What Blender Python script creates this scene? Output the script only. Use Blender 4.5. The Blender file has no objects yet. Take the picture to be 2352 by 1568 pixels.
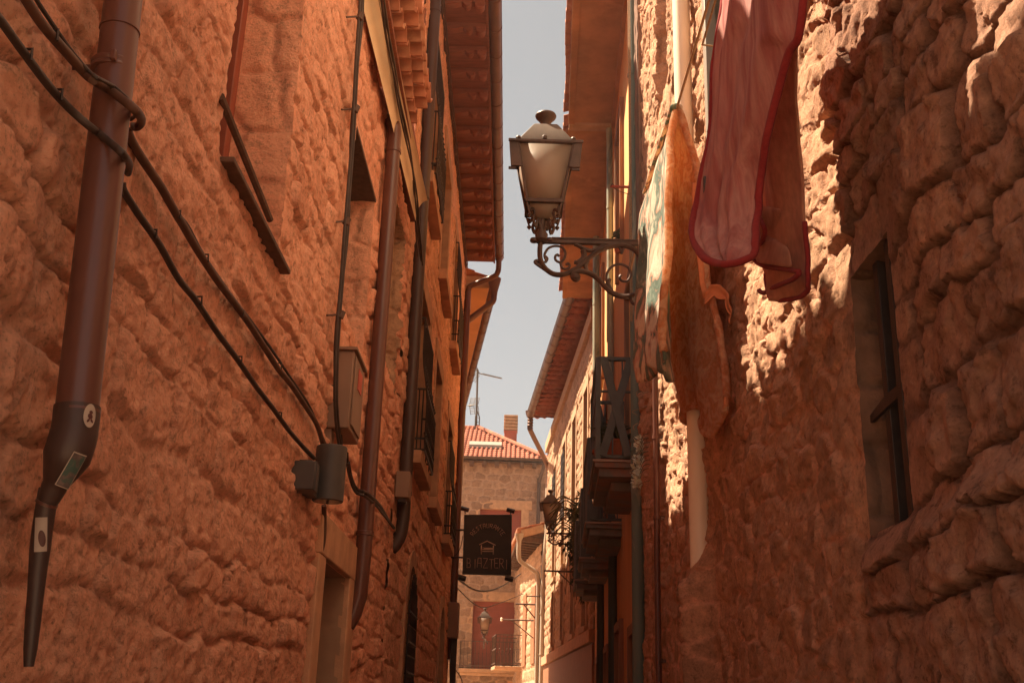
import bpy, math, random
import numpy as np
from mathutils import Vector, Matrix, Quaternion

random.seed(7)
scene = bpy.context.scene
COL = scene.collection
R = math.radians

# ------------------------------------------------------------------ camera and survey helpers
F_, CX, CY, EYE = 2450.0, 1176.0, 784.0, 1.6
_vy = np.array([(1165 - CX) / F_, -(1628 - CY) / F_, -1.0]); _vy /= np.linalg.norm(_vy)
_up = np.array([.031 * 7095 / F_, 7095 / F_, -1.0]); _up -= _vy * (_up @ _vy); _up /= np.linalg.norm(_up)
CM = np.array([np.cross(_vy, _up), _vy, _up])
CC = np.array([0, 0, EYE])

def ray(x, y):
    return CM @ np.array([(x - CX) / F_, -(y - CY) / F_, -1.0])
def onX(x, y, X, s=0., Y0=0.):            # a sighted point taken onto the wall plane X + s*(Y-Y0)
    d = ray(x, y); return Vector(CC + d * ((X - s * Y0) / (d[0] - s * d[1])))
def onY(x, y, Y):
    d = ray(x, y); return Vector(CC + d * (Y / d[1]))
def onZ(x, y, z):
    d = ray(x, y); return Vector(CC + d * ((z - EYE) / d[2]))

cam = bpy.data.cameras.new('camera')
cam.sensor_width = 36.0
cam.lens = 36.0 * F_ / 2352.0
cam.clip_start = 0.05
cam.clip_end = 6000
camo = bpy.data.objects.new('camera', cam)
COL.objects.link(camo)
m4 = Matrix.Identity(4)
for i in range(3):
    for j in range(3):
        m4[i][j] = CM[i][j]
m4.translation = Vector(CC)
camo.matrix_world = m4
scene.camera = camo

# ------------------------------------------------------------------ noise
def _h(ix, iy, seed):
    n = (ix.astype(np.int64) * 374761393 + iy.astype(np.int64) * 668265263 + seed * 974634777) & 0xffffffff
    n = ((n ^ (n >> 13)) * 1274126177) & 0xffffffff
    n = n ^ (n >> 16)
    return (n & 0xffff) / 65535.0
def vnoise(x, y, seed):
    ix = np.floor(x); iy = np.floor(y)
    fx = x - ix; fy = y - iy
    fx = fx * fx * fx * (fx * (fx * 6 - 15) + 10); fy = fy * fy * fy * (fy * (fy * 6 - 15) + 10)
    a = _h(ix, iy, seed); b = _h(ix + 1, iy, seed); c = _h(ix, iy + 1, seed); d = _h(ix + 1, iy + 1, seed)
    return (a + (b - a) * fx) * (1 - fy) + (c + (d - c) * fx) * fy
def fbm(x, y, seed, octv=4, gain=.5):
    s = 0; a = 1; t = 0
    c, si = math.cos(.6), math.sin(.6)
    for k in range(octv):
        s = s + a * (vnoise(x, y, seed + k * 17) - .5) * 2
        t += a; a *= gain
        x, y = (x * c - y * si) * 2.03 + 11.3, (x * si + y * c) * 2.03 + 5.7
    return s / t
def sstep(a, b, x):
    t = np.clip((x - a) / (b - a), 0, 1); return t * t * (3 - 2 * t)
def voro(u, v, cw, ch, seed, jit=.8):
    """cells of about cw x ch: (distance to the cell border, cell random, cell random 2, du, dv from cell point)"""
    x = u / cw; y = v / ch
    iy = np.floor(y)
    F1 = np.full(u.shape, 9.); F2 = np.full(u.shape, 9.)
    ID = np.zeros(u.shape); ID2 = np.zeros(u.shape); DX = np.zeros(u.shape); DY = np.zeros(u.shape)
    for j in (-1, 0, 1):
        cy = iy + j
        off = .5 * (np.mod(cy, 2)) + .35 * _h(cy * 0, cy, seed + 5)
        ix = np.floor(x - off)
        for i in (-1, 0, 1):
            cx = ix + i
            px = cx + off + .5 + jit * (_h(cx, cy, seed) - .5)
            py = cy + .5 + jit * .8 * (_h(cx, cy, seed + 1) - .5)
            dx = x - px; dy = y - py
            d = np.maximum(np.sqrt(dx * dx + dy * dy), np.maximum(np.abs(dx), np.abs(dy)) * 1.12)
            near = d < F1
            F2 = np.where(near, F1, np.minimum(F2, d))
            r1 = _h(cx, cy, seed + 2); r2 = _h(cx, cy, seed + 3)
            ID = np.where(near, r1, ID); ID2 = np.where(near, r2, ID2)
            DX = np.where(near, dx, DX); DY = np.where(near, dy, DY)
            F1 = np.where(near, d, F1)
    return F2 - F1, ID, ID2, DX, DY
def courses(u, v, seed, rh=.24, bw=.42, rnd=0):
    """coursed masonry: (distance in metres to the nearest joint, id, id2)"""
    row = np.floor(v / rh + .25 * np.sin(v / rh * 1.7))
    fv = v / rh + .25 * np.sin(v / rh * 1.7) - row
    w = bw * (.75 + .6 * _h(row, row * 0, seed + 9))
    x = u / w + _h(row, row * 0 + 3, seed) * 7
    c0 = np.floor(x)
    # jitter every joint
    j0 = c0 + .32 * (_h(c0, row, seed + 1) - .5); j1 = c0 + 1 + .32 * (_h(c0 + 1, row, seed + 1) - .5)
    cc = np.where(x < j0, c0 - 1, np.where(x >= j1, c0 + 1, c0))
    j0 = cc + .32 * (_h(cc, row, seed + 1) - .5); j1 = cc + 1 + .32 * (_h(cc + 1, row, seed + 1) - .5)
    du = np.minimum(x - j0, j1 - x) * w
    dv = np.minimum(fv, 1 - fv) * rh
    e = np.minimum(du, dv) if not rnd else -np.log(np.exp(-rnd * du) + np.exp(-rnd * dv)) / rnd + .0
    return e, _h(cc, row, seed + 2), _h(cc, row, seed + 3)

# ------------------------------------------------------------------ mesh builder
ROOT = {}
class MB:
    def __init__(s):
        s.v = []; s.f = []
    def add(s, vs, fs):
        n = len(s.v); s.v += [tuple(p) for p in vs]; s.f += [tuple(i + n for i in f) for f in fs]; return s
    def box(s, lo, hi, rot=None, piv=None):
        x0, y0, z0 = lo; x1, y1, z1 = hi
        vs = [Vector(p) for p in ((x0,y0,z0),(x1,y0,z0),(x1,y1,z0),(x0,y1,z0),(x0,y0,z1),(x1,y0,z1),(x1,y1,z1),(x0,y1,z1))]
        if rot is not None:
            p = Vector(piv if piv is not None else [(a + b) / 2 for a, b in zip(lo, hi)])
            vs = [rot @ (q - p) + p for q in vs]
        return s.add(vs, [(0,3,2,1),(4,5,6,7),(0,1,5,4),(1,2,6,5),(2,3,7,6),(3,0,4,7)])
    def beam(s, a, b, w, h, up=(0,0,1)):
        a = Vector(a); b = Vector(b); d = (b - a).normalized(); upv = Vector(up)
        if abs(d.dot(upv)) > .98: upv = Vector((1, 0, 0))
        sx = d.cross(upv).normalized(); sz = sx.cross(d)
        vs = []
        for p in (a, b):
            for i, j in ((-1,-1),(1,-1),(1,1),(-1,1)):
                vs.append(p + sx * (i * w / 2) + sz * (j * h / 2))
        return s.add(vs, [(0,1,2,3),(7,6,5,4),(0,4,5,1),(1,5,6,2),(2,6,7,3),(3,7,4,0)])
    def tube(s, pts, r, n=10, cap=True, flat=1.0):
        pts = [Vector(p) for p in pts]
        k = len(pts); rs = r if isinstance(r, (list, tuple)) else [r] * k
        T = [(pts[min(i + 1, k - 1)] - pts[max(i - 1, 0)]).normalized() for i in range(k)]
        a = Vector((0, 0, 1)) if abs(T[0].z) < .9 else Vector((1, 0, 0))
        N = (a - T[0] * a.dot(T[0])).normalized()
        vs = []; fs = []
        for i in range(k):
            if i:
                N = (N - T[i] * N.dot(T[i]))
                N = N.normalized() if N.length > 1e-6 else T[i].orthogonal().normalized()
            B = T[i].cross(N)
            for j in range(n):
                t = 2 * math.pi * j / n
                vs.append(pts[i] + (N * math.cos(t) + B * (math.sin(t) * flat)) * rs[i])
        for i in range(k - 1):
            for j in range(n):
                fs.append((i*n+j, i*n+(j+1)%n, (i+1)*n+(j+1)%n, (i+1)*n+j))
        if cap:
            fs.append(tuple(range(n))[::-1]); fs.append(tuple((k-1)*n + j for j in range(n)))
        return s.add(vs, fs)
    def lathe(s, prof, c=(0,0,0), n=16, axis='z', square=False, cap=True):
        c = Vector(c); vs = []; fs = []
        for r, z in prof:
            for j in range(n):
                t = 2 * math.pi * (j + .5) / n
                q = r / math.cos(math.pi / n) if square else r
                vs.append(c + Vector((q * math.cos(t), q * math.sin(t), z)))
        k = len(prof)
        for i in range(k - 1):
            for j in range(n):
                fs.append((i*n+j, i*n+(j+1)%n, (i+1)*n+(j+1)%n, (i+1)*n+j))
        if cap:
            fs.append(tuple(range(n))[::-1]); fs.append(tuple((k-1)*n+j for j in range(n)))
        return s.add(vs, fs)
    def prism(s, pts, d):
        """closed outline pts (3d, planar) pushed by vector d"""
        n = len(pts); d = Vector(d); pts = [Vector(p) for p in pts]
        vs = pts + [p + d for p in pts]
        fs = [tuple(range(n))[::-1], tuple(range(n, 2*n))] + [(i, (i+1)%n, n+(i+1)%n, n+i) for i in range(n)]
        return s.add(vs, fs)
    def grid(s, P):
        """P: list of rows of points"""
        r = len(P); c = len(P[0]); vs = [p for row in P for p in row]
        return s.add(vs, [(i*c+j, i*c+j+1, (i+1)*c+j+1, (i+1)*c+j) for i in range(r-1) for j in range(c-1)])
    def build(s, name, mat, parent=None, bevel=0, solid=0, sharp=40, subd=0):
        me = bpy.data.meshes.new(name)
        o0 = ROOT.get(parent.name, Vector()) if parent else Vector()
        me.from_pydata([(p[0]-o0[0], p[1]-o0[1], p[2]-o0[2]) for p in s.v], [], s.f)
        me.validate(); me.update()
        bm_fix(me)
        return finish(name, me, mat, parent, bevel, solid, sharp, subd)
def bm_fix(me):
    import bmesh
    bm = bmesh.new(); bm.from_mesh(me)
    bmesh.ops.recalc_face_normals(bm, faces=bm.faces)
    bm.to_mesh(me); bm.free()
def finish(name, me, mat, parent, bevel=0, solid=0, sharp=40, subd=0):
    me.shade_smooth()
    if sharp: me.set_sharp_from_angle(angle=R(sharp))
    me.materials.append(mat)
    o = bpy.data.objects.new(name, me); COL.objects.link(o)
    if parent:
        o.parent = parent; ROOT[o.name] = ROOT.get(parent.name, Vector())
    if solid:
        q = o.modifiers.new('solid', 'SOLIDIFY'); q.thickness = solid; q.offset = 0
    if bevel:
        b = o.modifiers.new('bevel', 'BEVEL'); b.width = bevel; b.segments = 2; b.limit_method = 'ANGLE'
    if subd:
        b = o.modifiers.new('subd', 'SUBSURF'); b.levels = subd; b.render_levels = subd
    return o
def thing(name, label, cat, loc=(0,0,0), group=None):
    o = bpy.data.objects.new(name, None); COL.objects.link(o)
    o.location = loc; o.empty_display_size = .1
    ROOT[o.name] = Vector(loc)
    return tag(o, label, cat, group)
def tag(o, label, cat, group=None):
    o['label'] = label; o['category'] = cat
    if group: o['group'] = group
    return o

# ------------------------------------------------------------------ materials
def new_mat(name):
    m = bpy.data.materials.new(name); m.use_nodes = True
    nt = m.node_tree; nt.nodes.clear()
    out = nt.nodes.new('ShaderNodeOutputMaterial'); p = nt.nodes.new('ShaderNodeBsdfPrincipled')
    nt.links.new(p.outputs[0], out.inputs[0])
    return m, nt, p
def N(nt, t, **kw):
    n = nt.nodes.new(t)
    for k, v in kw.items():
        if k.startswith('i_'): n.inputs[int(k[2:])].default_value = v
        else: setattr(n, k, v)
    return n
def c4(c): return (c[0], c[1], c[2], 1)
def noise(nt, scale, detail=4, rough=.55, vec=None, dist=0):
    n = N(nt, 'ShaderNodeTexNoise'); n.inputs['Scale'].default_value = scale
    n.inputs['Detail'].default_value = detail; n.inputs['Roughness'].default_value = rough
    n.inputs['Distortion'].default_value = dist
    if vec is not None: nt.links.new(vec, n.inputs['Vector'])
    return n
def ramp(nt, src, stops):
    r = N(nt, 'ShaderNodeValToRGB')
    e = r.color_ramp.elements
    e[0].position, e[0].color = stops[0][0], c4(stops[0][1]); e[1].position, e[1].color = stops[-1][0], c4(stops[-1][1])
    for p, c in stops[1:-1]:
        q = e.new(p); q.color = c4(c)
    nt.links.new(src, r.inputs[0]); return r
def mix(nt, a, b, fac, mode='MIX'):
    x = N(nt, 'ShaderNodeMix', data_type='RGBA', blend_type=mode)
    for s, v in ((6, a), (7, b)):
        if hasattr(v, 'is_output'): nt.links.new(v, x.inputs[s])
        else: x.inputs[s].default_value = c4(v)
    if hasattr(fac, 'is_output'): nt.links.new(fac, x.inputs[0])
    else: x.inputs[0].default_value = fac
    return x.outputs[2]
def bump(nt, p, src, strength, dist=.01):
    b = N(nt, 'ShaderNodeBump'); b.inputs['Strength'].default_value = strength; b.inputs['Distance'].default_value = dist
    nt.links.new(src, b.inputs['Height']); nt.links.new(b.outputs[0], p.inputs['Normal']); return b
def objvec(nt, scale=(1,1,1)):
    t = N(nt, 'ShaderNodeTexCoord'); m = N(nt, 'ShaderNodeMapping'); m.inputs['Scale'].default_value = scale
    nt.links.new(t.outputs['Object'], m.inputs['Vector']); return m.outputs[0]

def stone_mat(name, cols, mortar, fine=60, big=.8, bumpk=.6, spread=.55, dirt=(.42,.34,.28), dirtk=.55, speck=.6):
    """rubble: every stone its own tint (attribute tone), pointing where attribute mortar says; weathering and lichen specks on top"""
    m, nt, p = new_mat(name)
    v = objvec(nt)
    at = N(nt, 'ShaderNodeAttribute', attribute_name='tone'); am = N(nt, 'ShaderNodeAttribute', attribute_name='mortar')
    k = len(cols)
    tone = ramp(nt, at.outputs['Fac'], [(i / (k - 1), c) for i, c in enumerate(cols)])
    n1 = noise(nt, big * 3, 8, .68, v)
    r1 = ramp(nt, n1.outputs['Fac'], [(.3, (.62, .59, .57)), (.47, (1, 1, 1)), (.72, (1.22, 1.2, 1.16))])
    col = mix(nt, tone.outputs[0], r1.outputs[0], spread, 'MULTIPLY')
    col = mix(nt, col, mortar, am.outputs['Fac'])
    n2 = noise(nt, fine * .22, 9, .78, v)
    r2 = ramp(nt, n2.outputs['Fac'], [(.36, (.40, .37, .35)), (.45, (.97, .97, .97)), (.54, (1.08, 1.08, 1.07)), (.68, (1.5, 1.49, 1.46))])
    col = mix(nt, col, r2.outputs[0], speck, 'MULTIPLY')
    n6 = noise(nt, fine * 1.1, 6, .7, v)
    r6 = ramp(nt, n6.outputs['Fac'], [(.34, (.55, .52, .5)), (.43, (1.02, 1.02, 1.02)), (.62, (1.2, 1.2, 1.2))])
    col = mix(nt, col, r6.outputs[0], .7, 'MULTIPLY')
    n3 = noise(nt, 1.5, 9, .72, v, .6)
    r3 = ramp(nt, n3.outputs['Fac'], [(.5, (0, 0, 0)), (.62, (1, 1, 1))])
    n5 = noise(nt, fine * .5, 6, .75, v)
    r5 = ramp(nt, n5.outputs['Fac'], [(.46, (0, 0, 0)), (.58, (1, 1, 1))])
    f = mix(nt, r3.outputs[0], r5.outputs[0], 1, 'MULTIPLY')
    col = mix(nt, col, mix(nt, col, dirt, 1, 'MULTIPLY'), mix(nt, (0, 0, 0), f, dirtk))
    nt.links.new(col, p.inputs['Base Color'])
    p.inputs['Roughness'].default_value = .93
    p.inputs['Specular IOR Level'].default_value = .15
    n4 = noise(nt, fine * .6, 10, .78, v)
    bump(nt, p, n4.outputs['Fac'], bumpk, .025)
    return m
def plain(name, col, rough=.6, metal=0, var=.25, scale=8, bumpk=.15, stretch=(1,1,1), col2=None, bscale=None, thr=(.45,.62), spec=.4, bdist=.004):
    m, nt, p = new_mat(name)
    v = objvec(nt, stretch)
    n1 = noise(nt, scale, 6, .6, v)
    a = [c * (1 - var) for c in col]; b = [min(1, c * (1 + var)) for c in col]
    r = ramp(nt, n1.outputs['Fac'], [(.3, a), (.5, col), (.72, b)])
    c = r.outputs[0]
    if col2 is not None:
        n2 = noise(nt, scale * .6, 5, .6, v, .6)
        f = ramp(nt, n2.outputs['Fac'], [(thr[0], (0, 0, 0)), (thr[1], (1, 1, 1))])
        c = mix(nt, c, col2, f.outputs[0])
    nt.links.new(c, p.inputs['Base Color'])
    p.inputs['Roughness'].default_value = rough; p.inputs['Metallic'].default_value = metal
    p.inputs['Specular IOR Level'].default_value = spec
    if bumpk:
        n3 = noise(nt, bscale or scale * 6, 6, .65, v)
        bump(nt, p, n3.outputs['Fac'], bumpk, bdist)
    return m

M = {}
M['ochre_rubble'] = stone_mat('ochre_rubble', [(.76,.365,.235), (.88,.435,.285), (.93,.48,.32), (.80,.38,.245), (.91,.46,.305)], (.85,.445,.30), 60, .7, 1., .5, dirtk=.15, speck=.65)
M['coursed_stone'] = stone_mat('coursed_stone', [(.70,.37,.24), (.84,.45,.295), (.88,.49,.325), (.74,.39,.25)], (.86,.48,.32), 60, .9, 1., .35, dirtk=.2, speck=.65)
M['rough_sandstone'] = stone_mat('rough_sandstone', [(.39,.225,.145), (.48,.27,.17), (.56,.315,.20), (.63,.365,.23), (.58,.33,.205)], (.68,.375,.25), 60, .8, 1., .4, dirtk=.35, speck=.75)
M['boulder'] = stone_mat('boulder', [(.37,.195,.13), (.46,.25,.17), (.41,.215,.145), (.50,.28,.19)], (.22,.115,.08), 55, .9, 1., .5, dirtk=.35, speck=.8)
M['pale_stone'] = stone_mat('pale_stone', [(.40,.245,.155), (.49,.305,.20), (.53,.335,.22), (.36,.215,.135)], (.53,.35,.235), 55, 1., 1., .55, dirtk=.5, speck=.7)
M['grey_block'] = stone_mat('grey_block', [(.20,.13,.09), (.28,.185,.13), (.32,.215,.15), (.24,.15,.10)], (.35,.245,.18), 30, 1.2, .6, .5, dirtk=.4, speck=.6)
M['dressed_stone'] = plain('dressed_stone', (.52,.29,.17), .92, 0, .22, 6, .5, bscale=70, bdist=.006)
M['dressed_pale'] = plain('dressed_pale', (.46,.29,.175), .92, 0, .2, 6, .45, bscale=60, bdist=.006)
M['plaster_cream'] = plain('plaster_cream', (.80,.60,.38), .9, 0, .1, 3, .2, bscale=30)
M['bounce_plaster'] = plain('bounce_plaster', (.80,.72,.60), .9, 0, .06, 2, .2)  # only for the unseen slab that bounces light into the alley
M['jamb_shade'] = plain('jamb_shade', (.21,.115,.075), .95, 0, .3, 7, .8, bscale=50, bdist=.01)  # darker copy of the boulder stone; the slit's shade is in its colour
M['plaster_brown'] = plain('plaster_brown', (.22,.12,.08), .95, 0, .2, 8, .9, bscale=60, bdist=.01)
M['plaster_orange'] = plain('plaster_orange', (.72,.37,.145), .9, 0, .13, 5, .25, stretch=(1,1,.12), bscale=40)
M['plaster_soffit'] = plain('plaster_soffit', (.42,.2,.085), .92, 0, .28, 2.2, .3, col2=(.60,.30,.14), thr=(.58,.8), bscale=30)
M['plaster_salmon'] = plain('plaster_salmon', (.68,.36,.18), .9, 0, .12, 2, .2)
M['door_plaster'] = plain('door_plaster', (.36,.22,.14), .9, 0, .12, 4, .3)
M['tile'] = plain('terracotta_tile', (.40,.15,.08), .85, 0, .3, 5, .35, col2=(.50,.25,.14), thr=(.52,.7))
M['tile_red'] = plain('terracotta_red', (.33,.09,.048), .85, 0, .35, 6, .3, col2=(.42,.165,.09), thr=(.5,.7))
M['brick_red'] = plain('painted_brick', (.42,.09,.055), .85, 0, .15, 6, .2)
M['eave_wood'] = plain('eave_wood', (.25,.085,.05), .75, 0, .25, 5, .3, stretch=(1,6,6))
M['dark_wood'] = plain('dark_wood', (.11,.06,.04), .75, 0, .3, 6, .35, stretch=(4,4,.5))
M['brown_wood'] = plain('brown_wood', (.30,.13,.065), .7, 0, .3, 6, .35, stretch=(6,6,.6))
M['window_red'] = plain('red_brown_paint', (.26,.065,.035), .5, 0, .15, 8, .1)
M['pipe_brown'] = plain('pipe_brown', (.125,.05,.036), .33, .0, .16, 5, .08, stretch=(1,1,.25), spec=.5)
M['pipe_dark'] = plain('pipe_dark', (.065,.037,.03), .45, 0, .2, 6, .1, stretch=(1,1,.25))
M['gutter_brown'] = plain('gutter_brown', (.15,.07,.045), .42, .2, .2, 4, .1)
M['pipe_green'] = plain('pipe_green_peeling', (.12,.155,.13), .55, 0, .2, 5, .4, stretch=(1,1,.22), col2=(.36,.33,.25), thr=(.56,.6), bdist=.002)
M['pipe_dkgreen'] = plain('pipe_dark_green', (.045,.06,.052), .55, 0, .2, 5, .15, stretch=(1,1,.25))
M['pipe_pale'] = plain('pipe_pale', (.42,.35,.27), .5, 0, .12, 5, .1, stretch=(1,1,.3))
M['pipe_white'] = plain('pipe_white', (.80,.68,.53), .35, 0, .05, 3, .05, stretch=(1,1,.3))
M['pipe_greygreen'] = plain('pipe_greygreen', (.32,.33,.25), .5, 0, .16, 5, .1, stretch=(1,1,.3), col2=(.13,.15,.13), thr=(.52,.6))
M['cable'] = plain('black_cable', (.045,.028,.022), .55, 0, .3, 12, .1)
M['cable_brown'] = plain('brown_cable', (.10,.045,.028), .6, 0, .3, 12, .1)
M['iron'] = plain('wrought_iron', (.05,.036,.032), .5, .4, .3, 10, .2)
M['iron_rust'] = plain('rusty_iron', (.11,.065,.05), .6, .3, .35, 12, .25)
M['iron_green'] = plain('balcony_iron', (.11,.115,.105), .55, .2, .2, 8, .15)
M['balcony_slab'] = plain('balcony_slab_paint', (.17,.15,.13), .7, 0, .25, 5, .3, col2=(.26,.13,.085), thr=(.5,.62))
M['lamp_metal'] = plain('lamp_metal', (.085,.052,.042), .5, .35, .3, 8, .15)
M['lamp_top'] = plain('lamp_roof_metal', (.105,.072,.053), .6, .2, .22, 6, .15)
M['box_beige'] = plain('box_beige', (.26,.16,.11), .6, 0, .1, 4, .08)
M['alu'] = plain('grey_metal_frame', (.34,.30,.25), .45, .3, .1, 4, .05)
M['fitting_grey'] = plain('lamp_fitting_paint', (.075,.065,.06), .5, .1, .12, 5, .08)
M['sign'] = plain('sign_board', (.045,.038,.035), .55, 0, .25, 3, .15)
M['sign_letter'] = plain('sign_letter', (.52,.36,.26), .6, 0, .1, 4, .05)
M['sign_mark'] = plain('sign_mark', (.66,.55,.43), .6, 0, .06, 4, .05)
M['shutter'] = plain('roller_shutter', (.26,.065,.045), .6, 0, .15, 4, .1)
M['rod_red'] = plain('red_rod', (.50,.085,.05), .5, 0, .15, 8, .1)
M['rope'] = plain('rope', (.30,.19,.10), .8, 0, .25, 60, .5)
M['antenna'] = plain('antenna_metal', (.09,.07,.06), .5, .4, .2, 5, .05)
M['sticker_white'] = plain('sticker_white', (.44,.35,.28), .5, 0, .08, 20, .05)
M['sticker_ink'] = plain('sticker_ink', (.10,.035,.03), .5, 0, .2, 20, .05)
M['sticker_dark'] = plain('sticker_dark', (.12,.085,.075), .5, 0, .5, 60, .05, col2=(.05,.09,.07), thr=(.5,.6))
M['floor_plate'] = plain('floor_plate', (.34,.24,.18), .7, 0, .15, 6, .1)
M['pot'] = plain('clay_pot', (.46,.13,.06), .8, 0, .15, 8, .2)
M['leaf'] = plain('leaf_green', (.06,.075,.035), .6, 0, .4, 20, .1)
M['leaf_pale'] = plain('leaf_silver', (.68,.70,.56), .7, 0, .25, 30, .1)
M['leaf_dry'] = plain('leaf_dry', (.10,.085,.04), .7, 0, .4, 20, .1)
M['paving'] = plain('stone_paving', (.42,.29,.2), .9, 0, .25, 2, .4, bscale=10)
M['dark_inside'] = plain('dark_interior', (.03,.018,.013), .8, 0, .2, 3, 0)
M['porcelain'] = plain('insulator', (.75,.66,.55), .3, 0, .05, 5, 0)

def glass_pane(name, col, rough=.25, trans=0.):
    m, nt, p = new_mat(name)
    v = objvec(nt)
    n1 = noise(nt, 5, 4, .5, v)
    r = ramp(nt, n1.outputs['Fac'], [(.3, [c * .85 for c in col]), (.7, [c * 1.12 for c in col])])
    nt.links.new(r.outputs[0], p.inputs['Base Color'])
    p.inputs['Roughness'].default_value = rough
    p.inputs['Transmission Weight'].default_value = trans
    return m
M['window_glass'] = glass_pane('window_glass', (.05, .04, .035), .12)
def frosted(name):
    m, nt, p = new_mat(name)
    p.inputs['Base Color'].default_value = (.50, .41, .34, 1); p.inputs['Roughness'].default_value = .35
    tl = N(nt, 'ShaderNodeBsdfTranslucent'); tl.inputs['Color'].default_value = (.66, .50, .41, 1)
    ms = N(nt, 'ShaderNodeMixShader'); ms.inputs[0].default_value = .55
    nt.links.new(p.outputs[0], ms.inputs[1]); nt.links.new(tl.outputs[0], ms.inputs[2])
    nt.links.new(ms.outputs[0], [n for n in nt.nodes if n.type == 'OUTPUT_MATERIAL'][0].inputs[0])
    return m
M['lamp_glass'] = frosted('frosted_lamp_glass')

def cloth_mat(name, cols, scale, trans, tcol, bscale=140, bumpk=.8, stretch=(1,1,1), stops=None, bdist=.006):
    m, nt, p = new_mat(name)
    v = objvec(nt, stretch)
    n1 = noise(nt, scale, 5, .55, v, .8)
    k = len(cols)
    st = stops or [.28 + .44 * i / (k - 1) for i in range(k)]
    c = ramp(nt, n1.outputs['Fac'], list(zip(st, cols))).outputs[0]
    n2 = noise(nt, bscale * .5, 4, .6, v)
    c = mix(nt, c, ramp(nt, n2.outputs['Fac'], [(.3, (.78,.76,.74)), (.7, (1.12,1.12,1.1))]).outputs[0], .7, 'MULTIPLY')
    nt.links.new(c, p.inputs['Base Color'])
    p.inputs['Roughness'].default_value = .9; p.inputs['Sheen Weight'].default_value = .08
    p.inputs['Specular IOR Level'].default_value = .1
    n3 = noise(nt, bscale, 5, .6, v)
    b = bump(nt, p, n3.outputs['Fac'], bumpk, bdist)
    tl = N(nt, 'ShaderNodeBsdfTranslucent')
    nt.links.new(mix(nt, c, tcol, 1, 'MULTIPLY'), tl.inputs['Color'])
    nt.links.new(b.outputs[0], tl.inputs['Normal'])
    ms = N(nt, 'ShaderNodeMixShader'); ms.inputs[0].default_value = trans
    nt.links.new(p.outputs[0], ms.inputs[1]); nt.links.new(tl.outputs[0], ms.inputs[2])
    nt.links.new(ms.outputs[0], [n for n in nt.nodes if n.type == 'OUTPUT_MATERIAL'][0].inputs[0])
    return m
M['towel'] = cloth_mat('floral_towel', [(.78,.68,.56), (.84,.76,.64), (.66,.40,.30), (.15,.22,.185), (.30,.37,.31), (.80,.70,.58)], 6.5, .42, (1,.8,.6), 130, 1., (1,1,.55), [.30,.44,.50,.535,.60,.65])
M['towel_back'] = cloth_mat('towel_tan', [(.82,.48,.28), (.95,.78,.60), (.76,.42,.24), (.94,.70,.50)], 13, .72, (1,.9,.75), 120, 1.)
M['towel_trim'] = cloth_mat('towel_satin_trim', [(.62,.24,.12), (.70,.30,.16)], 5, .3, (1,.8,.6), 60, .3)
M['blanket'] = cloth_mat('rose_blanket', [(.36,.105,.10), (.46,.17,.16), (.58,.30,.27), (.40,.125,.12)], 9, .35, (1,.7,.6), 110, .7, (1,1,.14), bdist=.005)
M['blanket_back'] = cloth_mat('blanket_tan', [(.60,.28,.19), (.68,.36,.25), (.56,.24,.17), (.74,.45,.33)], 4, .45, (1,.75,.55), 90, .3, (1,1,.6), bdist=.003)
M['blanket_trim'] = cloth_mat('blanket_trim', [(.27,.03,.035), (.33,.045,.045)], 6, .2, (1,.6,.6), 160, .6, bdist=.003)

# ------------------------------------------------------------------ displaced walls
def edges(cuts, lo, hi, fn):
    """coordinates from lo to hi with local spacing fn(x), and the cut lines exactly on the grid"""
    xs = [lo]
    while xs[-1] < hi: xs.append(xs[-1] + fn(xs[-1]))
    xs = np.array(xs); xs[-1] = hi
    for c in cuts:
        if lo < c < hi: xs[np.argmin(np.abs(xs - c))] = c
    return np.unique(xs)
def wall_mesh(name, us, zs, P0, D, Nn, hfun, holes, mat, parent):
    """a wall sheet: point = P0 + D*u + z + Nn*h(u,z); holes are (u0,u1,z0,z1[,arch])"""
    U, Z = np.meshgrid(us, zs)
    h, tone, mort = hfun(U, Z)
    X = P0[0] + D[0] * U + Nn[0] * h; Y = P0[1] + D[1] * U + Nn[1] * h
    nu, nz = len(us), len(zs)
    idx = np.arange(nu * nz).reshape(nz, nu)
    q = np.stack([idx[:-1,:-1], idx[:-1,1:], idx[1:,1:], idx[1:,:-1]], -1)
    cu = (U[:-1,:-1] + U[1:,1:]) / 2; cz = (Z[:-1,:-1] + Z[1:,1:]) / 2
    keep = np.ones(cu.shape, bool)
    for ho in holes:
        ins = (cu > ho[0]) & (cu < ho[1]) & (cz > ho[2]) & (cz < ho[3])
        if len(ho) > 4:
            rr = (ho[1] - ho[0]) / 2; mu = (ho[0] + ho[1]) / 2
            ins &= (cz < ho[3] - rr) | ((cu - mu) ** 2 + (cz - (ho[3] - rr)) ** 2 < rr * rr)
        keep &= ~ins
    q = q[keep]
    if D[0] * Nn[1] - D[1] * Nn[0] < 0: pass
    else: q = q[:, ::-1]
    return np_mesh(name, np.stack([X.ravel(), Y.ravel(), Z.ravel()], -1), q, mat, parent, {'tone': tone.ravel(), 'mortar': mort.ravel()})
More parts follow.
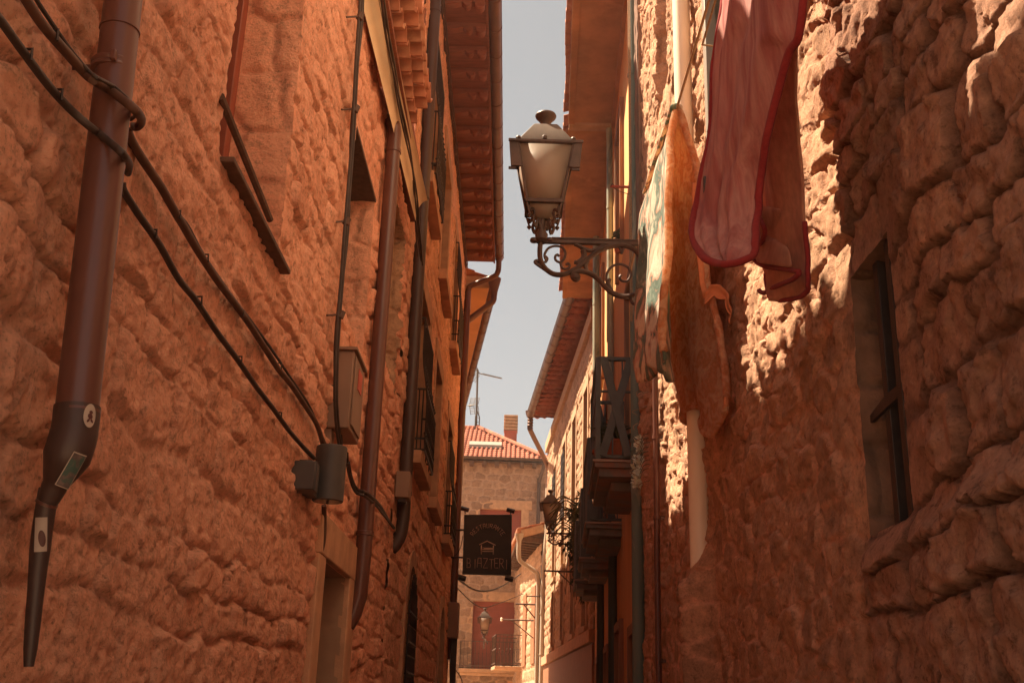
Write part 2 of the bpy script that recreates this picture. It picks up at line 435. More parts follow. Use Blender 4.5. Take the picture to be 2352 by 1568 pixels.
def np_mesh(name, co, q, mat, parent, attrs={}, sharp=0):
    o0 = ROOT.get(parent.name, Vector()) if parent else Vector()
    co = co - np.array(o0)[None]
    me = bpy.data.meshes.new(name)
    me.vertices.add(len(co)); me.vertices.foreach_set('co', co.astype(np.float32).ravel())
    n = len(q)
    me.loops.add(n * 4); me.polygons.add(n)
    me.polygons.foreach_set('loop_start', np.arange(0, n * 4, 4, dtype=np.int32))
    me.loops.foreach_set('vertex_index', q.astype(np.int32).ravel())
    me.update(calc_edges=True)
    for k, v in attrs.items():
        a = me.attributes.new(k, 'FLOAT', 'POINT'); a.data.foreach_set('value', np.asarray(v, np.float32).ravel())
    return finish(name, me, mat, parent, sharp=sharp)
def reveal(name, ho, zs, us, P0, D, Nn, hfun, depth, mat, parent, rough=.012, seed=3, sides='LRTB', jambcells=.3):
    """jambs, soffit and inner sill of hole ho, joined watertight to the wall's edge"""
    u0, u1, z0, z1 = ho[:4]
    allco = []; allq = []; tone = []; n0 = 0
    zz = zs[(zs >= z0) & (zs <= z1)]; uu = us[(us >= u0) & (us <= u1)]
    k = max(4, int(depth / .02))
    ts = np.linspace(0, 1, k)
    for sd in sides:
        if sd in 'LR':
            u = u0 if sd == 'L' else u1
            A = zz; hE = hfun(np.full_like(zz, u), zz)[0]
        else:
            z = z1 if sd == 'T' else z0
            A = uu; hE = hfun(uu, np.full_like(uu, z))[0]
        T, AA = np.meshgrid(ts, A)
        off = hE[:, None] * (1 - T) - depth * T
        e, i1, i2, _, _ = voro(T * depth + 3, AA, .3, jambcells, seed, .5)
        dsp = rough * (fbm(T * depth * 9, AA * 9, seed, 4) + 1.2 * sstep(0, .2, e) - .8) * np.sin(np.pi * np.clip(T * 1.15, 0, 1)) ** .5
        if sd in 'LR':
            uu_ = u + (dsp if sd == 'L' else -dsp); zz_ = AA
        else:
            uu_ = AA; zz_ = z + (-dsp if sd == 'T' else dsp)
        X = P0[0] + D[0] * uu_ + Nn[0] * off; Y = P0[1] + D[1] * uu_ + Nn[1] * off
        Zc = zz_ + 0 * X
        idx = n0 + np.arange(X.size).reshape(X.shape)
        qq = np.stack([idx[:-1,:-1], idx[:-1,1:], idx[1:,1:], idx[1:,:-1]], -1).reshape(-1, 4)
        allco.append(np.stack([X.ravel(), Y.ravel(), Zc.ravel()], -1)); allq.append(qq); tone.append(i1.ravel()); n0 += X.size
    co = np.concatenate(allco); q = np.concatenate(allq)
    return np_mesh(name, co, q, mat, parent, {'tone': np.concatenate(tone), 'mortar': np.zeros(len(co))})

def h_rubble(seed, cw, ch, relief, amp, pit, warp=.06, jw=.22, mcol=.10, fscale=7., tilt=.012, flush=.0):
    def f(U, Z):
        u = U + warp * fbm(U * 3.1, Z * 3.1, seed + 40, 3); z = Z + warp * .8 * fbm(U * 3.1 + 9, Z * 3.1, seed + 41, 3)
        e, i1, i2, dx, dy = voro(u, z, cw, ch, seed)
        prof = sstep(0, jw, e)
        h = relief * (prof - .7) + relief * .9 * (i2 - .5) * prof + tilt * prof * ((i1 - .5) * 2 * dx + (i2 - .5) * 2 * dy)
        h = h + amp * fbm(U * fscale, Z * fscale, seed + 7, 5, .55) + amp * .5 * fbm(U * fscale * 4, Z * fscale * 4, seed + 8, 3, .6)
        h = h + .02 * fbm(U * .9, Z * .9, seed + 3, 2)
        pn = fbm(U * fscale * 2.1, Z * fscale * 2.1, seed + 21, 3, .6)
        h = h - pit * sstep(.22, .5, pn)
        m = 1 - sstep(mcol * .6, mcol * 1.4, e + .1 * fbm(U * 11, Z * 11, seed + 60, 3))
        if flush:
            # pointing smeared over the stones here and there
            fl = sstep(.1, .35, fbm(U * 1.3, Z * 1.3, seed + 77, 3))
            m = np.maximum(m, fl * (1 - sstep(.1, .5, e)))
            h = h * (1 - .3 * fl)
        return h, i1 * .8 + .2 * i2, m
    return f
def facets(U, Z, size, amp, seed, warp=.35):
    """chipped angular facets: every little cell is a plane with its own tilt"""
    u = U + warp * size * fbm(U / size * .8, Z / size * .8, seed + 90, 2); z = Z + warp * size * fbm(U / size * .8 + 7, Z / size * .8, seed + 91, 2)
    e, i1, i2, dx, dy = voro(u, z, size, size * .75, seed, .95)
    return amp * ((i1 - .5) * 1.6 * dx + (i2 - .5) * 1.6 * dy + .5 * (np.mod(i1 * 7.3 + i2 * 3.1, 1) - .5)) * sstep(0, .12, e)
def h_courses(seed, rh, bw, relief, amp, fscale=8., jw=.035, pit=.01, mj=.012, warp=.018, flush=0., ps=2., rnd=0, own=.9):
    def f(U, Z):
        w2 = .5 * warp
        u = U + warp * fbm(U * 3, Z * 3, seed + 40, 2) + w2 * fbm(U * 14, Z * 14, seed + 42, 3); z = Z + warp * 1.3 * fbm(U * 2.2 + 9, Z * 2.2, seed + 41, 2) + w2 * fbm(U * 14 + 5, Z * 14, seed + 43, 3)
        e, i1, i2 = courses(u, z, seed, rh, bw, rnd)
        prof = sstep(0, jw, e)
        k = 1. if not flush else 1 - flush * sstep(-.05, .3, fbm(U * 1.2, Z * 1.2, seed + 70, 3))
        h = (relief * (prof - .6) + relief * own * (i2 - .5) * prof) * k + amp * fbm(U * fscale, Z * fscale, seed + 7, 5, .62)
        h = h - pit * sstep(.27, .5, fbm(U * fscale * ps, Z * fscale * ps, seed + 21, 3, .65))
        return h, i1, 1 - sstep(mj * .5, mj * 1.6, e)
    return f
def h_flat(seed, amp=.004, fs=2.):
    def f(U, Z):
        return amp * fbm(U * fs, Z * fs, seed, 4), .5 + .5 * fbm(U * .7, Z * .7, seed + 1, 3), np.zeros(U.shape)
    return f

# ------------------------------------------------------------------ light, sky, ground
SUN_AZ, SUN_EL = 66.0, 58.5          # degrees left of the alley's axis, above the horizon
w = bpy.data.worlds.new("World"); scene.world = w; w.use_nodes = True
nt = w.node_tree; nt.nodes.clear()
wo = nt.nodes.new('ShaderNodeOutputWorld'); bg = nt.nodes.new('ShaderNodeBackground'); bg.inputs[1].default_value = .05
sk = nt.nodes.new('ShaderNodeTexSky'); sk.sky_type = 'NISHITA'; sk.sun_disc = False
sk.sun_elevation = R(SUN_EL); sk.sun_rotation = R(360 - SUN_AZ); sk.dust_density = 1.6; sk.air_density = 1.0; sk.ozone_density = 1.0
hs = nt.nodes.new('ShaderNodeHueSaturation'); hs.inputs['Saturation'].default_value = .18
tint = nt.nodes.new('ShaderNodeMix'); tint.data_type = 'RGBA'; tint.blend_type = 'MULTIPLY'; tint.inputs[0].default_value = 1
tint.inputs[7].default_value = (.68, .675, .645, 1)
nt.links.new(sk.outputs[0], hs.inputs['Color']); nt.links.new(hs.outputs[0], tint.inputs[6])
nt.links.new(tint.outputs[2], bg.inputs[0]); nt.links.new(bg.outputs[0], wo.inputs[0])
sl = bpy.data.lights.new('sun', 'SUN'); sl.energy = 5.0; sl.angle = R(.5); sl.color = (1, .81, .57)
so = bpy.data.objects.new('sun', sl); COL.objects.link(so)
sd = Vector((-math.sin(R(SUN_AZ)) * math.cos(R(SUN_EL)), math.cos(R(SUN_AZ)) * math.cos(R(SUN_EL)), math.sin(R(SUN_EL))))
so.rotation_euler = sd.to_track_quat('Z', 'Y').to_euler(); so.location = (-20, 20, 40)
scene.view_settings.view_transform = 'Standard'; scene.view_settings.look = 'None'
scene.view_settings.exposure = 1.86; scene.view_settings.gamma = 1
scene.render.engine = 'CYCLES'
scene.cycles.max_bounces = 10; scene.cycles.diffuse_bounces = 7; scene.cycles.use_denoising = True
scene.cycles.caustics_reflective = False; scene.cycles.caustics_refractive = False

g = MB(); g.grid([[(x, y, 0) for x in (-2500, -30, -1.6, 1.9, 30, 2500)] for y in (-2500, -20, 0, 50, 90, 2500)])
go = g.build('ground', M['paving']); go['kind'] = 'structure'

hz = MB(); hz.box((-14, -8, -1), (14, 56, 17.5)); hz_m = bpy.data.materials.new('haze'); hz_m.use_nodes = True
_n = hz_m.node_tree; _n.nodes.clear(); _o = _n.nodes.new('ShaderNodeOutputMaterial'); _v = _n.nodes.new('ShaderNodeVolumePrincipled')
_v.inputs['Color'].default_value = (.95, .88, .8, 1); _v.inputs['Density'].default_value = .0013; _v.inputs['Anisotropy'].default_value = .3
_n.links.new(_v.outputs[0], _o.inputs['Volume'])
hzo = hz.build('haze', hz_m); hzo['kind'] = 'stuff'
scene.cycles.volume_bounces = 1

def lerp(a, b, t): return a + (b - a) * t
def smooth_path(pts, n=6):
    P = [Vector(p) for p in pts]; out = []
    for i in range(len(P) - 1):
        p0 = P[max(i-1, 0)]; p1 = P[i]; p2 = P[i+1]; p3 = P[min(i+2, len(P)-1)]
        for k in range(n):
            t = k / n
            out.append(.5 * ((2*p1) + (p2-p0)*t + (2*p0-5*p1+4*p2-p3)*t*t + (3*p1-p0-3*p2+p3)*t**3))
    out.append(P[-1]); return out

def tiles(mb, A, B, up, n_rows, row=.36, pitch=.21, r=.055, slope=.33, clip=None):
    """barrel-tile surface rising from eave line A-B along 2D dir up; real corrugation with stepped courses"""
    A = Vector(A); B = Vector(B); L = (B - A).length; d = (B - A) / L
    nseg = max(2, int(L / pitch)) * 8
    upv = Vector((up[0], up[1], slope))
    rows = []
    for k in range(n_rows):
        for e in (0, 1):
            rr = []
            for i in range(nseg + 1):
                s = L * i / nseg
                c = math.cos(2 * math.pi * s / pitch)
                h = r * (abs(c) ** .7) * (1 if c > 0 else -1)
                jit = .012 * math.sin(37 * math.floor(s / pitch + .25) + 13 * k)
                p = A + d * s + upv * (row * (k + e) - (0 if e else .03) + jit) + Vector((0, 0, h + (.0 if e else .028)))
                rr.append(p)
            rows.append(rr)
    c = len(rows[0]); vs = [p for q in rows for p in q]
    fs = []
    for i in range(len(rows) - 1):
        for j in range(c - 1):
            m = (vs[i*c+j] + vs[(i+1)*c+j+1]) / 2
            if clip is None or clip(m): fs.append((i*c+j, i*c+j+1, (i+1)*c+j+1, (i+1)*c+j))
    mb.add(vs, fs)
def gutter(mb, A, B, r=.075, joint=.62, lipdir=(0, 0, 1)):
    """half-round trough with a rolled lip and clamped joints"""
    A = Vector(A); B = Vector(B); d = (B - A); L = d.length; d /= L
    s = d.cross(Vector((0, 0, 1))).normalized()
    def half(p, rr):
        out = []
        for i in range(11):
            t = math.pi * i / 10
            out.append(p + s * (rr * math.cos(t)) - Vector((0, 0, rr * math.sin(t))))
        return out
    mb.grid([half(A, r), half(B, r)]); mb.grid([half(A, r - .006), half(B, r - .006)])
    for q in (A, B):
        o = half(q, r); mb.add(o, [tuple(range(11))])
    for sg in (-1, 1): mb.tube([A + s * (r * sg), B + s * (r * sg)], .011, 6)
    n = int(L / joint)
    for i in range(1, n + 1):
        p = A + d * (joint * i + .02 * math.sin(i * 5))
        mb.grid([half(p - d * .018, r + .008), half(p + d * .018, r + .008)])
        mb.add(half(p - d * .018, r + .008) + half(p - d * .018, r), [(k, k+1, 12+k, 11+k) for k in range(10)])
        mb.box(p + s * r + Vector((-.012, -.02, -.01)), p + s * r + Vector((.012, .02, .025)))
def downpipe(name, label, pts, r, mat, collars=(), group=None, n=16, clampdir=None):
    t = thing(name, label, 'drainpipe', pts[-1], group)
    MB().tube(pts, r, n).build('pipe', mat, t)
    for (p, d) in collars:
        p = Vector(p); d = Vector(d).normalized(); rr = (r if not isinstance(r, (list, tuple)) else max(r))
        c = MB().tube([p - d * .016, p - d * .014, p + d * .014, p + d * .016], [rr + .001, rr + .007, rr + .007, rr + .001], n)
        if clampdir is not None: 
            q = Vector(clampdir); c.beam(p + q * rr, p + q * (rr + .07), .02, .03)
        c.build('clamp', mat, t)
    return t

# ------------------------------------------------------------------ near left house
LN = (1, 0)
PA, DA = (-1.1, 0), (0, 1)
hA_ = h_courses(11, .18, .31, .033, .008, 16, .021, .011, .016, .036, .62, 2., 55, 1.15)
def hA(U, Z):
    h, t, m = hA_(U, Z)
    # the corner stones beyond the downpipe stand a little further out
    k = 1 - sstep(2.05, 2.3, U + .06 * fbm(Z * 2, Z * 0 + 1, 5, 2))
    h = h + .03 * k + .018 * fbm(U * 1.3, Z * 1.3, 300, 3) + facets(U, Z, .12, .010, 301, .2) + facets(U, Z, .04, .008, 302)
    return h, t, m
def damp(U, Z, ho, w=.09, k=.85):
    d = np.maximum(np.maximum(ho[0] - U, U - ho[1]), np.maximum(ho[2] - Z, Z - ho[3]))
    return 1 - k * (1 - sstep(0, w, d))
hA0 = hA
def hA(U, Z):
    h, t, m = hA0(U, Z); return h * damp(U, Z, (6.16, 7.2, 3.95, 5.2)) * damp(U, Z, (6.2, 7.2, 0, 2.39)) * damp(U, Z, (3.42, 4.44, 3.47, 5.6), .05, .5), t, m
win1 = (3.42, 4.44, 3.47, 5.6); rec1 = (6.16, 7.2, 3.95, 5.2); door1 = (6.2, 7.2, 0., 2.39); rec2 = (7.95, 9.28, 4.25, 5.8)
houseA = thing('stone_house', 'near rubble stone house on the left with a recessed window and a plastered doorway', 'house', (-1.1, 5, 0))
usA = edges([win1[0], win1[1], rec1[0], rec1[1], door1[0], door1[1], rec2[0], rec2[1]], .7, 9.57, lambda x: min(.034, max(.011, .0052 * x)))
zsA = edges([win1[2], win1[3], rec1[2], rec1[3], door1[3], rec2[2], rec2[3]], 0., 6.05, lambda z: .06 if z < 1.3 else .0125)
wall_mesh('wall', usA, zsA, PA, DA, LN, hA, [win1, rec1, door1, rec2], M['ochre_rubble'], houseA)
b = MB(); b.box((-6.5, .75, 0), (-1.5, 9.7, 6.05)); b.build('back_wall', M['ochre_rubble'], houseA)
wA = reveal('window', win1, zsA, usA, PA, DA, LN, hA, .36, M['ochre_rubble'], houseA, .02, 4)
fr = MB()
for (a, c) in (((-1.445, 3.42, 3.47), (-1.375, 3.50, 5.6)), ((-1.445, 4.355, 3.47), (-1.375, 4.44, 5.6)), ((-1.445, 3.50, 3.47), (-1.38, 4.355, 3.55)), ((-1.44, 3.90, 3.55), (-1.385, 3.96, 5.6))): fr.box(a, c)
fr.build('frame', M['window_red'], wA, .004)
MB().box((-1.435, 3.50, 3.55), (-1.425, 4.36, 5.6)).build('pane', M['window_glass'], wA)
MB().box((-1.16, 3.44, 3.44), (-1.045, 4.50, 3.462)).build('sill', M['dark_wood'], wA, .004)
MB().tube([(-1.10, 3.36, 3.66), (-1.115, 4.30, 3.62)], .016, 8).build('rail', M['dark_wood'], wA)
rA = reveal('window', rec1, zsA, usA, PA, DA, LN, hA, .24, M['ochre_rubble'], houseA, .02, 8)
fr = MB(); fr.box((-1.36, 6.16, 3.95), (-1.30, 6.24, 5.2)); fr.box((-1.36, 7.12, 3.95), (-1.30, 7.2, 5.2)); fr.box((-1.36, 6.24, 5.12), (-1.30, 7.12, 5.2)); fr.box((-1.36, 6.64, 3.95), (-1.31, 6.70, 5.12))
fr.build('frame', M['dark_wood'], rA)
MB().box((-1.35, 6.24, 3.95), (-1.335, 7.12, 5.12)).build('pane', M['window_glass'], rA)
MB().box((-1.36, 6.14, 5.15), (-1.09, 7.215, 5.178)).build('lintel', M['dark_wood'], rA, .004)
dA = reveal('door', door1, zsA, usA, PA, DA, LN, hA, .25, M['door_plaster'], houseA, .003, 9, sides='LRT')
MB().box((-1.365, 6.2, 0), (-1.325, 7.2, 2.39)).build('leaf', M['brown_wood'], dA)
sf = MB(); sf.box((-1.13, 7.2, 0), (-1.062, 7.50, 2.40)); sf.box((-1.13, 5.98, 2.392), (-1.058, 7.50, 2.62)); sf.box((-1.13, 5.98, 0), (-1.062, 6.2, 2.39))
sf.build('surround', M['dressed_stone'], dA, .008)
hB0 = h_courses(31, .22, .40, .032, .008, 13, .03, .010, .016, .03, .25, 2., 45)
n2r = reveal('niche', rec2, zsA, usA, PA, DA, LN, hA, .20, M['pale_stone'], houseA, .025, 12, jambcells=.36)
wall_mesh('back', np.arange(rec2[0] - .05, rec2[1] + .06, .03), np.arange(rec2[2] - .05, rec2[3] + .06, .03), (-1.29, 0), DA, LN, h_flat(6, .01, 8), [], M['dressed_pale'], n2r)
wall_mesh('end_wall', np.arange(0, 5.4, .08), np.arange(0, 6.1, .08), (-6.5, .7), (1, 0), (0, -1), hB0, [], M['ochre_rubble'], houseA)
# plaster cove under the eave
cv = MB(); rows = []
for k in range(9):
    t = k / 8; a = t * math.pi / 2
    rows.append([(-1.05 + .0245 * (y - 6) + .10 * (1 - math.cos(a)), y, 5.83 + .21 * math.sin(a)) for y in np.arange(.7, 9.2, .25)])
cv.grid(rows); cv.build('cove', M['plaster_cream'], houseA, sharp=0)
rf = MB(); rf.box((-1.05, .7, 6.03), (-.93, 7.8, 6.072)); rf.box((-1.5, 7.8, 6.1), (-1.03, 9.55, 6.72)); rf.build('eave_board', M['eave_wood'], houseA, .004)  # tall end block past the tiles is shaped to cut sun on the right wall
for (xt, zc) in ((-.865, 6.075), (-.79, 6.215)):
    cm = MB()
    for i, y in enumerate(np.arange(2.0, 7.7, .185)):
        xj = xt + .012 * math.sin(i * 7.1); yj = y + .008 * math.sin(i * 3.3)
        arc = [(math.cos(a), math.sin(a)) for a in np.linspace(0, math.pi, 9)]
        o = [(yj + .088 * c, zc + .088 * q) for c, q in arc]; n_ = [(yj + .07 * c, zc + .07 * q) for c, q in arc][::-1]
        ring = o + n_; k = len(ring)
        vs = [(xj, a, b) for a, b in ring] + [(-1.06, a, b) for a, b in ring]
        cm.add(vs, [(j, (j + 1) % k, k + (j + 1) % k, k + j) for j in range(k)] + [(j, j + 1, k - 2 - j, k - 1 - j) for j in range(8)])
    cm.build('cornice_tiles', M['tile'], houseA)
    cb = MB(); cb.box((-1.06, 1.5, zc + .09), (xt - .02, 7.78, zc + .118)); cb.build('cornice_board', M['tile'], houseA, .004)
tl = MB()
tiles(tl, (-.80, .6, 6.36), (-.80, 7.75, 6.36), (-1, 0), 3, pitch=.2)
tl.build('roof', M['tile'], houseA, solid=.016)
MB().add([(-1.5, .6, 6.25), (-1.5, 9.7, 6.25), (-6.5, 9.7, 7.9), (-6.5, .6, 7.9), (-1.5, .6, 6.1), (-1.5, 9.7, 6.1), (-6.5, 9.7, 6.1), (-6.5, .6, 6.1)], [(0,1,2,3),(4,7,6,5),(0,4,5,1),(1,5,6,2),(2,6,7,3),(3,7,4,0)]).build('roof_deck', M['tile'], houseA)

# ------------------------------------------------------------------ long left house with iron window guards
PB, DB = (-1.1, 0), (0, 1)
hB_ = h_courses(31, .22, .40, .032, .008, 13, .018, .010, .016, .022, .2, 2., 60)
def hB(U, Z):
    h, t, m = hB_(U, Z); return h + facets(U, Z, .12, .016, 311), t, m
houseB = thing('stone_house', 'tall coursed stone house on the left with iron window guards and carved rafters', 'house', (-1.1, 15, 0))
winB = [(10.45, 11.75, 7.1, 9.0), (13.2, 14.5, 7.1, 9.0), (16.1, 17.3, 7.1, 9.0), (10.95, 12.25, 4.12, 6.0), (13.55, 14.75, 4.12, 6.0), (16.6, 17.9, 4.12, 6.0)]
archB = [(11.35, 12.4, 0, 3.05, 1), (17.0, 18.1, 0, 3.12, 1)]
cuts = [c for h in winB + archB for c in h[:2]]
usB = edges(cuts, 9.55, 19.75, lambda x: .028 if x < 14 else .036)
zsB = edges([7.1, 9.0, 4.12, 6.0, 3.05], 0., 9.98, lambda z: .07 if z < 1.5 else .021)
wall_mesh('wall', usB, zsB, PB, DB, LN, hB, winB + archB, M['coursed_stone'], houseB)
wall_mesh('end_wall', np.arange(-.6, .05, .03), zsB, (-1.1, 19.75), (1, 0), (0, 1), hB, [], M['coursed_stone'], houseB)
wall_mesh('end_wall', np.arange(-.6, .03, .03), zsB[zsB > 5.9], (-1.1, 9.56), (1, 0), (0, -1), hB, [], M['coursed_stone'], houseB)
MB().box((-4.0, 9.75, 0), (-1.42, 19.7, 10)).build('back_wall', M['coursed_stone'], houseB)

def guard_mb(y0, y1, z0, z1, x0, out):
    """bellied wrought iron window guard"""
    g = MB(); bz = z0 + (z1 - z0) * .45
    def prof(z):
        t = (z - z0) / (z1 - z0)
        return x0 + out * (1 if t < .34 else 1 - .55 * sstep_f(.34, .75, t))
    for z in (z0, bz, z1, z0 + .12):
        x = prof(z); g.tube([(x0 - .03, y0, z), (x, y0, z), (x, y1, z), (x0 - .03, y1, z)], .012, 6)
    n = int((y1 - y0) / .115)
    for i in range(n + 1):
        y = lerp(y0, y1, i / n)
        g.tube([(prof(z), y, z) for z in np.linspace(z0, z1, 12)], .009, 5)
        for z in (z0 + .25, bz - .1, bz + .22):
            if i < n: g.tube([(prof(z) + .006, y + .057 + .035 * math.cos(a), z + .05 * math.sin(a)) for a in np.linspace(0, 5.2, 9)], .008, 5)
        g.lathe([(.001, -.03), (.02, 0), (.001, .03)], (prof(z0 + .18), y, z0 + .18), 5)
        g.lathe([(.001, -.03), (.02, 0), (.001, .03)], (prof(bz), y, bz + .08), 5)
    for yy in (y0, y1):
        for k in range(1, 3):
            x = x0 + out * k / 3; g.tube([(x, yy, z0), (x, yy, bz)], .008, 5)
    return g
def sstep_f(a, b, x):
    t = min(1, max(0, (x - a) / (b - a))); return t * t * (3 - 2 * t)
for i, ho in enumerate(winB):
    wv = reveal('window', ho, zsB, usB, PB, DB, LN, hB, .22, M['dressed_stone'], houseB, .004, 40 + i)
    y0, y1, z0, z1 = ho
    s = MB()
    s.box((-1.13, y0 - .16, z0), (-1.068, y0, z1)); s.box((-1.13, y1, z0), (-1.068, y1 + .17, z1)); s.box((-1.13, y0 - .16, z1 + .002), (-1.066, y1 + .17, z1 + .24))
    s.build('surround', M['dressed_stone'], wv, .006)
    MB().box((-1.16, y0 - .12, z0 - .14), (-.965, y1 + .12, z0 - .004)).build('sill', M['dressed_stone'], wv, .008)
    f = MB()
    for yy in (y0, (y0 + y1) / 2 - .04, y1 - .08): f.box((-1.33, yy, z0), (-1.27, yy + .08, z1))
    f.build('frame', M['brown_wood'], wv)
    MB().box((-1.315, y0 + .08, z0), (-1.305, y1 - .08, z1)).build('pane', M['window_glass'], wv)
    if i != 1 and i != 4:
        guard_mb(y0 + .02, y1 - .02, z0 + .03, z0 + (1.75 if i < 3 else 1.5), -1.08, .13).build('guard', M['iron'], wv)
for ho in archB:
    y0, y1, z0, z1 = ho[:4]; rr = (y1 - y0) / 2; mu = (y0 + y1) / 2
    arc = [(y0, 0)] + [(mu - rr * math.cos(a), z1 - rr + rr * math.sin(a)) for a in np.linspace(0, math.pi, 15)] + [(y1, 0)]
    dv = MB(); dv.grid([[(-1.07, y, z) for y, z in arc], [(-1.3, y, z) for y, z in arc]])
    dd = dv.build('door', M['dressed_stone'], houseB)
    MB().prism([(-1.3, y, z) for y, z in arc], (.04, 0, 0)).build('leaf', M['dark_wood'], dd)
    sr = MB(); o = [(y0 - .17, 0)] + [(mu - (rr + .17) * math.cos(a), z1 - rr + (rr + .17) * math.sin(a)) for a in np.linspace(0, math.pi, 15)] + [(y1 + .17, 0)]
    vs = [(-1.066, y, z) for y, z in arc] + [(-1.066, y, z) for y, z in o] + [(-1.13, y, z) for y, z in o]; n = len(arc)
    sr.add(vs, [(i, i+1, n+i+1, n+i) for i in range(n-1)] + [(n+i, n+i+1, 2*n+i+1, 2*n+i) for i in range(n-1)])
    sr.build('surround', M['dressed_stone'], dd)
    if y0 < 12:
        gr = MB()
        for k in range(9): gr.tube([(-1.05, y0 + .06 + k * (y1 - y0 - .12) / 8, .4), (-1.05, y0 + .06 + k * (y1 - y0 - .12) / 8, z1 - .5 + .42 * math.sin(math.pi * (k + .7) / 9.4))], .011, 5)
        for z in np.arange(.6, z1 - .5, .3):
            gr.tube([(-1.05, y0 + .03, z), (-1.05, y1 - .03, z)], .011, 5)
            for k in range(8): gr.lathe([(.001, -.035), (.03, 0), (.001, .035)], (-1.045, y0 + .12 + k * (y1 - y0 - .2) / 8, z + .12), 5)
        gr.build('guard', M['iron'], dd)

# eave of carved rafters
ZE = 10.02
prof = [(-1.12, 0), (-.545, 0), (-.535, -.03)]
prof += [(-.60 + .062 * math.cos(a), -.085 + .062 * math.sin(a)) for a in np.linspace(.6, -3.6, 14)]
prof += [(-.70, -.055), (-.715, -.075)]
prof += [(-.755 + .042 * math.cos(a), -.085 + .04 * math.sin(a)) for a in np.linspace(-.2, -3.0, 8)]
prof += [(-.83, -.06), (-.9, -.085), (-1.0, -.10), (-1.12, -.10)]
for y in np.arange(9.75, 19.6, .52):
    rb = MB(); rb.prism([(x, y - .055, ZE + z) for x, z in prof], (0, .11, 0))
    for sg in (-1, 1):
        rb.tube([(-.60 + (.012 + .009 * a) * math.cos(a), y + sg * .056, ZE - .085 + (.012 + .009 * a) * math.sin(a)) for a in np.linspace(0, 5.6, 16)], .006, 5)
    rb.build('rafter', M['eave_wood'], houseB, .004)
eb = MB(); eb.box((-1.25, 9.5, ZE + .002), (-.50, 19.62, ZE + .04)); eb.box((-.53, 9.5, ZE - .03), (-.50, 19.62, ZE + .001)); eb.build('eave_board', M['eave_wood'], houseB)
tl = MB(); tiles(tl, (-.46, 9.5, ZE + .12), (-.46, 19.66, ZE + .12), (-1, 0), 2); tl.build('roof', M['tile'], houseB, solid=.016)
MB().add([(-1.0, 9.6, ZE + .27), (-1.0, 19.7, ZE + .27), (-4.0, 19.7, ZE + 1.1), (-4.0, 9.6, ZE + 1.1), (-1.0, 9.6, ZE + .05), (-1.0, 19.7, ZE + .05), (-4.0, 19.7, ZE - .05), (-4.0, 9.6, ZE - .05)], [(0,1,2,3),(4,7,6,5),(0,4,5,1),(1,5,6,2),(2,6,7,3),(3,7,4,0)]).build('roof_deck', M['tile'], houseB)
gB = thing('gutter', 'long segmented brown gutter above the carved rafters, ending in a bent pipe', 'gutter', (-.46, 19.6, ZE))
gm = MB(); gutter(gm, (-.425, 9.5, ZE + .09), (-.425, 19.62, ZE + .09), .085, .62); gm.build('trough', M['gutter_brown'], gB)
el = [(-.425, 19.5, ZE + .03), (-.425, 19.5, ZE - .16), (-.44, 19.52, ZE - .25), (-.52, 19.56, ZE - .34), (-.95, 19.66, ZE - .50), (-1.0, 19.68, ZE - .55), (-1.02, 19.69, ZE - .65)]
MB().tube(smooth_path(el, 4), .055, 12).build('elbow', M['gutter_brown'], gB)
downpipe('drainpipe', 'slim brown drainpipe down the far corner of the house with the window guards', [(-1.02, 19.69, ZE - .62), (-1.02, 19.69, 2.4)], .062, M['pipe_brown'], [((-1.02, 19.69, z), (0, 0, 1)) for z in (9.0, 7.0, 5.2, 3.6)])

# ------------------------------------------------------------------ third left house: only its eave looks round the corner
sC = -.107
def xC(Y): return -1.16 + sC * (Y - 19.9)
houseC = thing('plastered_house', 'salmon plastered eave of the house turning away beyond the long stone house', 'house', (-2, 25, 0))
mC = MB(); mC.prism([(xC(19.9), 19.9, 0), (xC(33), 33, 0), (-7, 33, 0), (-7, 19.9, 0)], (0, 0, 9.7)); mC.build('wall', M['plaster_salmon'], houseC)
zC = 9.62
def eC(Y): return -.60 + sC * (Y - 19.9)
sC_ = MB(); sC_.prism([(eC(20), 20, zC), (eC(33), 33, zC), (xC(33) - .1, 33, zC), (xC(20) - .1, 20, zC)], (0, 0, .07)); sC_.build('soffit', M['plaster_salmon'], houseC)
sC_ = MB(); sC_.box((-1.6, 19.93, zC - .02), (eC(20) + .0, 19.997, zC + .22)); sC_.build('verge_board', M['dressed_pale'], houseC, .01)
tl = MB(); tiles(tl, (eC(20) + .03, 19.93, zC + .13), (eC(33) + .03, 33, zC + .13), (-1, -.117), 4); tl.build('roof', M['tile'], houseC, solid=.016)
for k in range(5):
    pass
gC = thing('gutter', 'brown gutter on the salmon eave with a hopper and a slanting outlet pipe', 'gutter', (eC(20), 20, zC))
gm = MB(); gutter(gm, (eC(20.2) + .10, 20.2, zC + .1), (eC(33) + .10, 33, zC + .1), .085, .66); gm.build('trough', M['gutter_brown'], gC)
hx = eC(20) + .10
hp = MB(); hp.lathe([(.14, .16), (.13, .10), (.075, -.12), (.07, -.2)], (hx, 19.95, zC + .02), 12); hp.build('hopper', M['gutter_brown'], gC)
MB().tube(smooth_path([(hx, 19.95, zC - .15), (hx - .01, 19.95, zC - .30), (hx - .12, 19.93, zC - .42), (-1.0, 19.9, zC - .75)], 4), .062, 12).build('outlet', M['gutter_brown'], gC)

